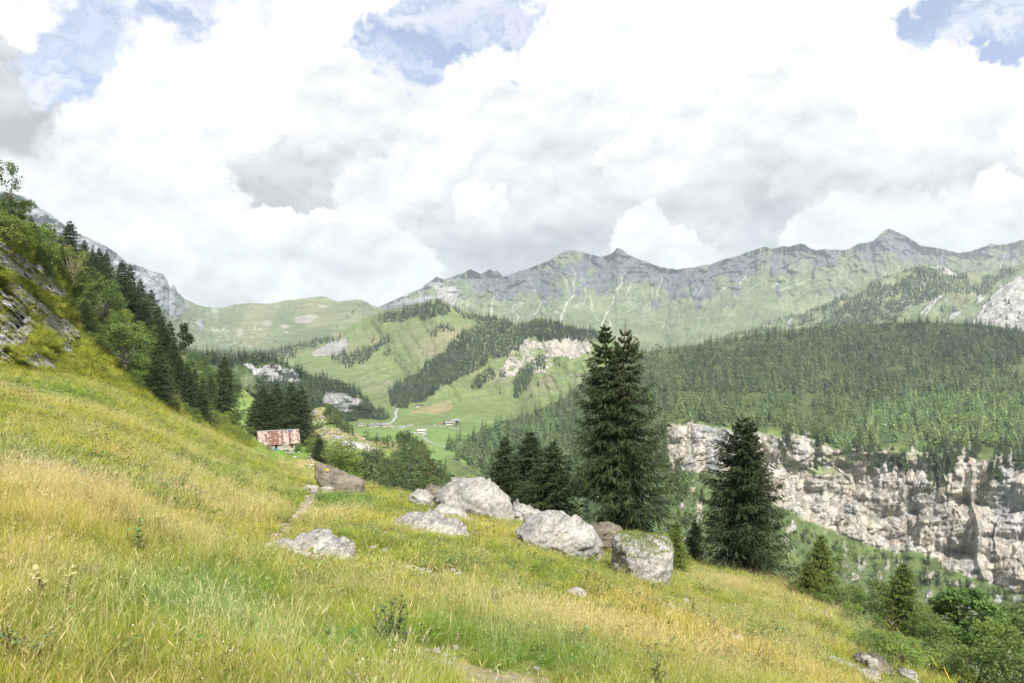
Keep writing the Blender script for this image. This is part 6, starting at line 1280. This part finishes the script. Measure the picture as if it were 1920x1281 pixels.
# ================================================================== GRASS: three masses of blades
MG = mat_leaf('grass_blades', inst=True, transl=.35, rough=.6, spec=.14)
def tuft(seed, n, h0, h1, rad, w, cols, bend=.5, seg=3, heads=0, headcol=(.58,.48,.28)):
    r = np.random.default_rng(seed); g = G(); a = r.uniform(0, 6.28, n); rr = rad*np.sqrt(r.random(n)); B = np.stack([np.cos(a)*rr, np.sin(a)*rr, np.full(n, -.03)], 1)
    az = a+r.normal(size=n)*1.1; h = r.uniform(h0, h1, n); bd = bend*r.uniform(.2, 1.3, n); o = np.stack([np.cos(az), np.sin(az), 0*az], 1); sdv = np.stack([-np.sin(az), np.cos(az), 0*az], 1)
    rot = r.uniform(0, 3.14, n); wv = sdv*np.cos(rot)[:, None]+o*np.sin(rot)[:, None]
    ci = r.integers(0, len(cols), n); C = np.array(cols)[ci]*r.uniform(.75, 1.25, (n, 1)); V = []; Cc = []
    for s in range(seg+1):
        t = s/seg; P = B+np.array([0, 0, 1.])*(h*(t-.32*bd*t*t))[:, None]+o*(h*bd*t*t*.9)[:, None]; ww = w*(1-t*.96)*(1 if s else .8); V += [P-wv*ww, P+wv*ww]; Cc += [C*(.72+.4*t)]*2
    V = np.stack(V, 1).reshape(-1, 3); Cc = np.stack(Cc, 1).reshape(-1, 3); m = 2*(seg+1); i = (np.arange(n)*m)[:, None]
    q = np.concatenate([np.concatenate([i+2*s, i+2*s+1, i+2*s+3, i+2*s+2], 1) for s in range(seg)]); g.add(V, q, col=Cc)
    if heads:
        k = r.choice(n, min(heads, n), False); tip = (B+np.array([0, 0, 1.])*(h*(1-.32*bd))[:, None]+o*(h*bd*.9)[:, None])[k]; L = h[k]*.13*r.uniform(.6, 1.3, len(k))
        D = (o[k]*.5+[0, 0, .6])*L[:, None]
        for j in range(2): Wd = np.cross(D, r.normal(size=D.shape)); Wd = Wd/np.linalg.norm(Wd, axis=1)[:, None]*(w*1.25); g.kites(tip-D*.35, D*1.3, Wd, np.array(headcol)*r.uniform(.6, 1.15, (len(k), 1)))
    return g
def herb(seed, n, rad, h, leaf, cols):
    r = np.random.default_rng(seed); g = G(); a = r.uniform(0, 6.28, n); rr = rad*np.sqrt(r.random(n)); P = np.stack([np.cos(a)*rr, np.sin(a)*rr, r.uniform(.0, h, n)], 1)
    az = r.uniform(0, 6.28, n); D = np.stack([np.cos(az), np.sin(az), r.uniform(-.2, .7, n)], 1)*leaf*r.uniform(.6, 1.3, n)[:, None]; W = np.cross(D, [0, 0, 1.])+r.normal(size=(n, 3))*leaf*.2; W = W/np.linalg.norm(W, axis=1)[:, None]*leaf*.3
    g.kites(P, D, W, np.array(cols)[r.integers(0, len(cols), n)]*r.uniform(.75, 1.2, (n, 1))); return g
def flowers(seed, w, hd):
    """thin stems with small heads: dark seed knobs, a few white, yellow and mauve blooms"""
    r = np.random.default_rng(seed); g = tuft(seed, 16, .22, .50, .12, w, ((.16,.12,.06),(.20,.20,.06),(.13,.16,.05)), .35, 3); n = 9; a = r.uniform(0, 6.28, n); P = np.stack([np.cos(a)*.12*r.random(n), np.sin(a)*.12*r.random(n), r.uniform(.25, .46, n)], 1)
    hc = np.array([(.07,.035,.025),(.07,.035,.025),(.10,.05,.03),(.72,.70,.64),(.62,.45,.05),(.30,.14,.34),(.08,.04,.03),(.55,.50,.40),(.09,.05,.03)])
    for q in range(3): D = r.normal(size=(n, 3)); D /= np.linalg.norm(D, axis=1)[:, None]; W = np.cross(D, r.normal(size=(n, 3))); W /= np.linalg.norm(W, axis=1)[:, None]; g.kites(P-D*hd, D*2*hd, W*hd*.8, hc)
    g.kites(P-[0, 0, .30], np.tile([0, 0, .30], (n, 1)), np.tile([w, 0, 0], (n, 1)), (.15,.13,.06)); return g
GR = ((.150,.215,.026),(.20,.26,.030),(.27,.305,.044),(.11,.165,.025)); YG = ((.345,.335,.052),(.28,.305,.042),(.42,.38,.085),(.20,.25,.036)); ST = ((.60,.50,.27),(.66,.57,.34),(.50,.42,.18),(.46,.37,.17))
def grass(name, protos_near, protos_far, region, nnear, nfar, label):
    pass
def pick(st, lu, n, r, nk):
    """which kind grows at each point: 0,1 green; 2,3 yellow green; 4,5 straw; 6 herbs"""
    u = r.random(n); ps = np.clip(.02+.36*st**1.7, 0, .5); pg = (1-ps)*np.clip(.34+.60*lu-.20*st, .10, .9); ph = (1-ps-pg)*(.14+.45*np.clip(lu-.35, 0, 1))
    k = np.where(u < ps, 4+r.integers(0, 2, n), np.where(u < ps+pg, r.integers(0, 2, n), np.where(u < ps+pg+ph, 6, 2+r.integers(0, 2, n)))); q = r.random(n); k = np.where(q < .009, 7, np.where(q < .045, 8, k)); return k
def spread(name, n, d0, d1, protos, power, s0, seed, label, px0=-330, px1=2260):
    r = np.random.default_rng(seed); n0 = n
    px = r.uniform(px0, px1, n0); u = r.random(n0); dm = np.interp(px, _mx, _mds)*1.12+3; dmax = np.minimum(d1, dm)
    e = power; d = (d0**e + u*(dmax**e-d0**e))**(1/e); ok = (dmax > d0)
    # columns where the meadow is short get fewer tufts
    ok &= r.random(n0) < np.clip((dmax**e-d0**e)/(d1**e-d0**e)*1.0+.02, 0, 1)
    px, d = px[ok], d[ok]; n = len(px); x = (px-CX)/F*d; z = mz(x, d); py = CY-z/d*F
    st, lu = mcol(px, py, x, d); pth = on_path(px+r.normal(size=n)*4, py+r.normal(size=n)*2)
    keep = r.random(n) > pth*.97; px, d, x, z, py, st, lu = [v[keep] for v in (px, d, x, z, py, st, lu)]; n = len(px); pth = on_path(px, py)
    pid = pick(st, lu, n, r, 7); hn = 1+.5*fbm(x/1.6, d/1.6, 0, 3, seed)
    s = s0(d)*np.clip(r.normal(1, .22, n), .5, 1.7)*hn*(1-.35*lu*(pid < 4))*np.where(pth > .5, .4, 1)
    for sx_, sy_, ss in STXY: s = s*np.where((x-sx_)**2+((d-sy_+.25*ss+.12)*.8)**2 < (.62*ss+.16)**2, .30, 1)
    pnt = np.stack([x, d, z], 1); v = r.normal(1, .14, n)[:, None]; warm = fbm(x/2.2, d/2.2, 0, 3, seed+4)[:, None]*.18
    lw = np.clip(lu-.35, 0, .6)[:, None]
    t = 1.13*np.clip(v, .6, 1.5)*np.concatenate([1+warm-.30*lw, 1+warm*.3+.06*lw, 1-warm*.6-.2*lw], 1)
    scatter(name, protos, pnt, pid, np.stack([s, s, s], 1), r.uniform(0, 6.28, n), t, MG, label, lean=r.normal(size=(n, 2))*.12); return n
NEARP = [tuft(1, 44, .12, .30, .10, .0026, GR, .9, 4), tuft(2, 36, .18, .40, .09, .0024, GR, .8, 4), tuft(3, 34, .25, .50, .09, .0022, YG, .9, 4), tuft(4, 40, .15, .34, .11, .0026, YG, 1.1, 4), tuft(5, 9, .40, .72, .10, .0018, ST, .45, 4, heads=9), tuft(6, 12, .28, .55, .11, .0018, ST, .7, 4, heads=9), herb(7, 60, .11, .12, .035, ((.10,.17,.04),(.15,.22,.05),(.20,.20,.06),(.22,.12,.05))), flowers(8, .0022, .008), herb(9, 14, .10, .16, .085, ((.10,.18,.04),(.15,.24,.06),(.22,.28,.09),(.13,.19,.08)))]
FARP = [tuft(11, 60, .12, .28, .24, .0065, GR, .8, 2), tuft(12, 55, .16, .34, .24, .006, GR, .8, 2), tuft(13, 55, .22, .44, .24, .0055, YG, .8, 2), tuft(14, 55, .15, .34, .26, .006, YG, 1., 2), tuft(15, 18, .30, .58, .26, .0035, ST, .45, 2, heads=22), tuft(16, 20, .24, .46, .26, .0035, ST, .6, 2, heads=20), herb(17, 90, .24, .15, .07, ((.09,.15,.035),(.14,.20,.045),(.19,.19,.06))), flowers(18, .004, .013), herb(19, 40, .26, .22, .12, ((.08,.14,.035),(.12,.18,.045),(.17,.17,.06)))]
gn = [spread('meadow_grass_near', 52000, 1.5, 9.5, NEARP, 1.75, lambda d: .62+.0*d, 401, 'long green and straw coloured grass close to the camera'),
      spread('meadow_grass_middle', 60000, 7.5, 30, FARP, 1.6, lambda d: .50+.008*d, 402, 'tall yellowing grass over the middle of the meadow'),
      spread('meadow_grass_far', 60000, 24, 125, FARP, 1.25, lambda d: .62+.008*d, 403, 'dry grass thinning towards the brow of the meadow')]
print('grass', gn)
def hillgrass():
    r = np.random.default_rng(404); x, y = grid_in([(-60,380),(0,395),(60,450),(130,505),(220,570),(300,660),(400,760),(480,840),(430,832),(300,780),(200,735),(100,715),(0,705),(-60,700)], (2.6, 2.6), 1., 44)
    rk = np.zeros_like(x)
    for p in ROCKS_L: rk = np.maximum(rk, ragged(x, y, p, 7, 12))
    keep = (rk < .5) | (r.random(len(x)) < .20); x, y = x[keep], y[keep]; P = Ll.at(x, y); n = len(P); d = P[:, 1]; s = 8*d/F/.30*np.clip(r.normal(1, .3, n), .4, 2)*(1+.5*fbm(x/14, y/10, 0, 3, 45))
    pid = r.choice([0, 1, 2, 3, 5, 6], n, p=[.26, .26, .18, .16, .03, .11]); t = np.clip(r.normal(1.0, .15, n), .6, 1.5)[:, None]*np.array([1.2, 1.14, 1.0])*(1+.25*fbm(x/20, y/14, 0, 3, 46))[:, None]
    P[:, 2] -= .05*s; scatter('hillside_grass', FARP, P, pid, np.stack([s, s, s], 1), r.uniform(0, 6.28, n), t, MG, 'bright green hanging grass between the rocks of the steep hillside', lean=np.stack([r.normal(size=n)*.15+.2, r.normal(size=n)*.15+.3], 1)); print('hill grass', n)
hillgrass()
# ================================================================== the air
def build_haze():
    m = bpy.data.materials.new('mountain_air'); m.use_nodes = True; g = NT(m.node_tree)
    o = g.n('ShaderNodeOutputMaterial'); v = g.n('ShaderNodeVolumePrincipled')
    v.inputs['Color'].default_value = (.74, .86, 1.0, 1); v.inputs['Density'].default_value = 5.8e-5; v.inputs['Anisotropy'].default_value = .2
    g.l(v.outputs[0], o.inputs['Volume'])
    b = G(); b.box((0, 3990, 350), (14900, 9600, 1394))
    h = link('haze', b.mesh('haze'), m); tag(h, 'thin bluish mountain air over the whole valley', None, None, 'stuff'); h.visible_shadow = True
build_haze()
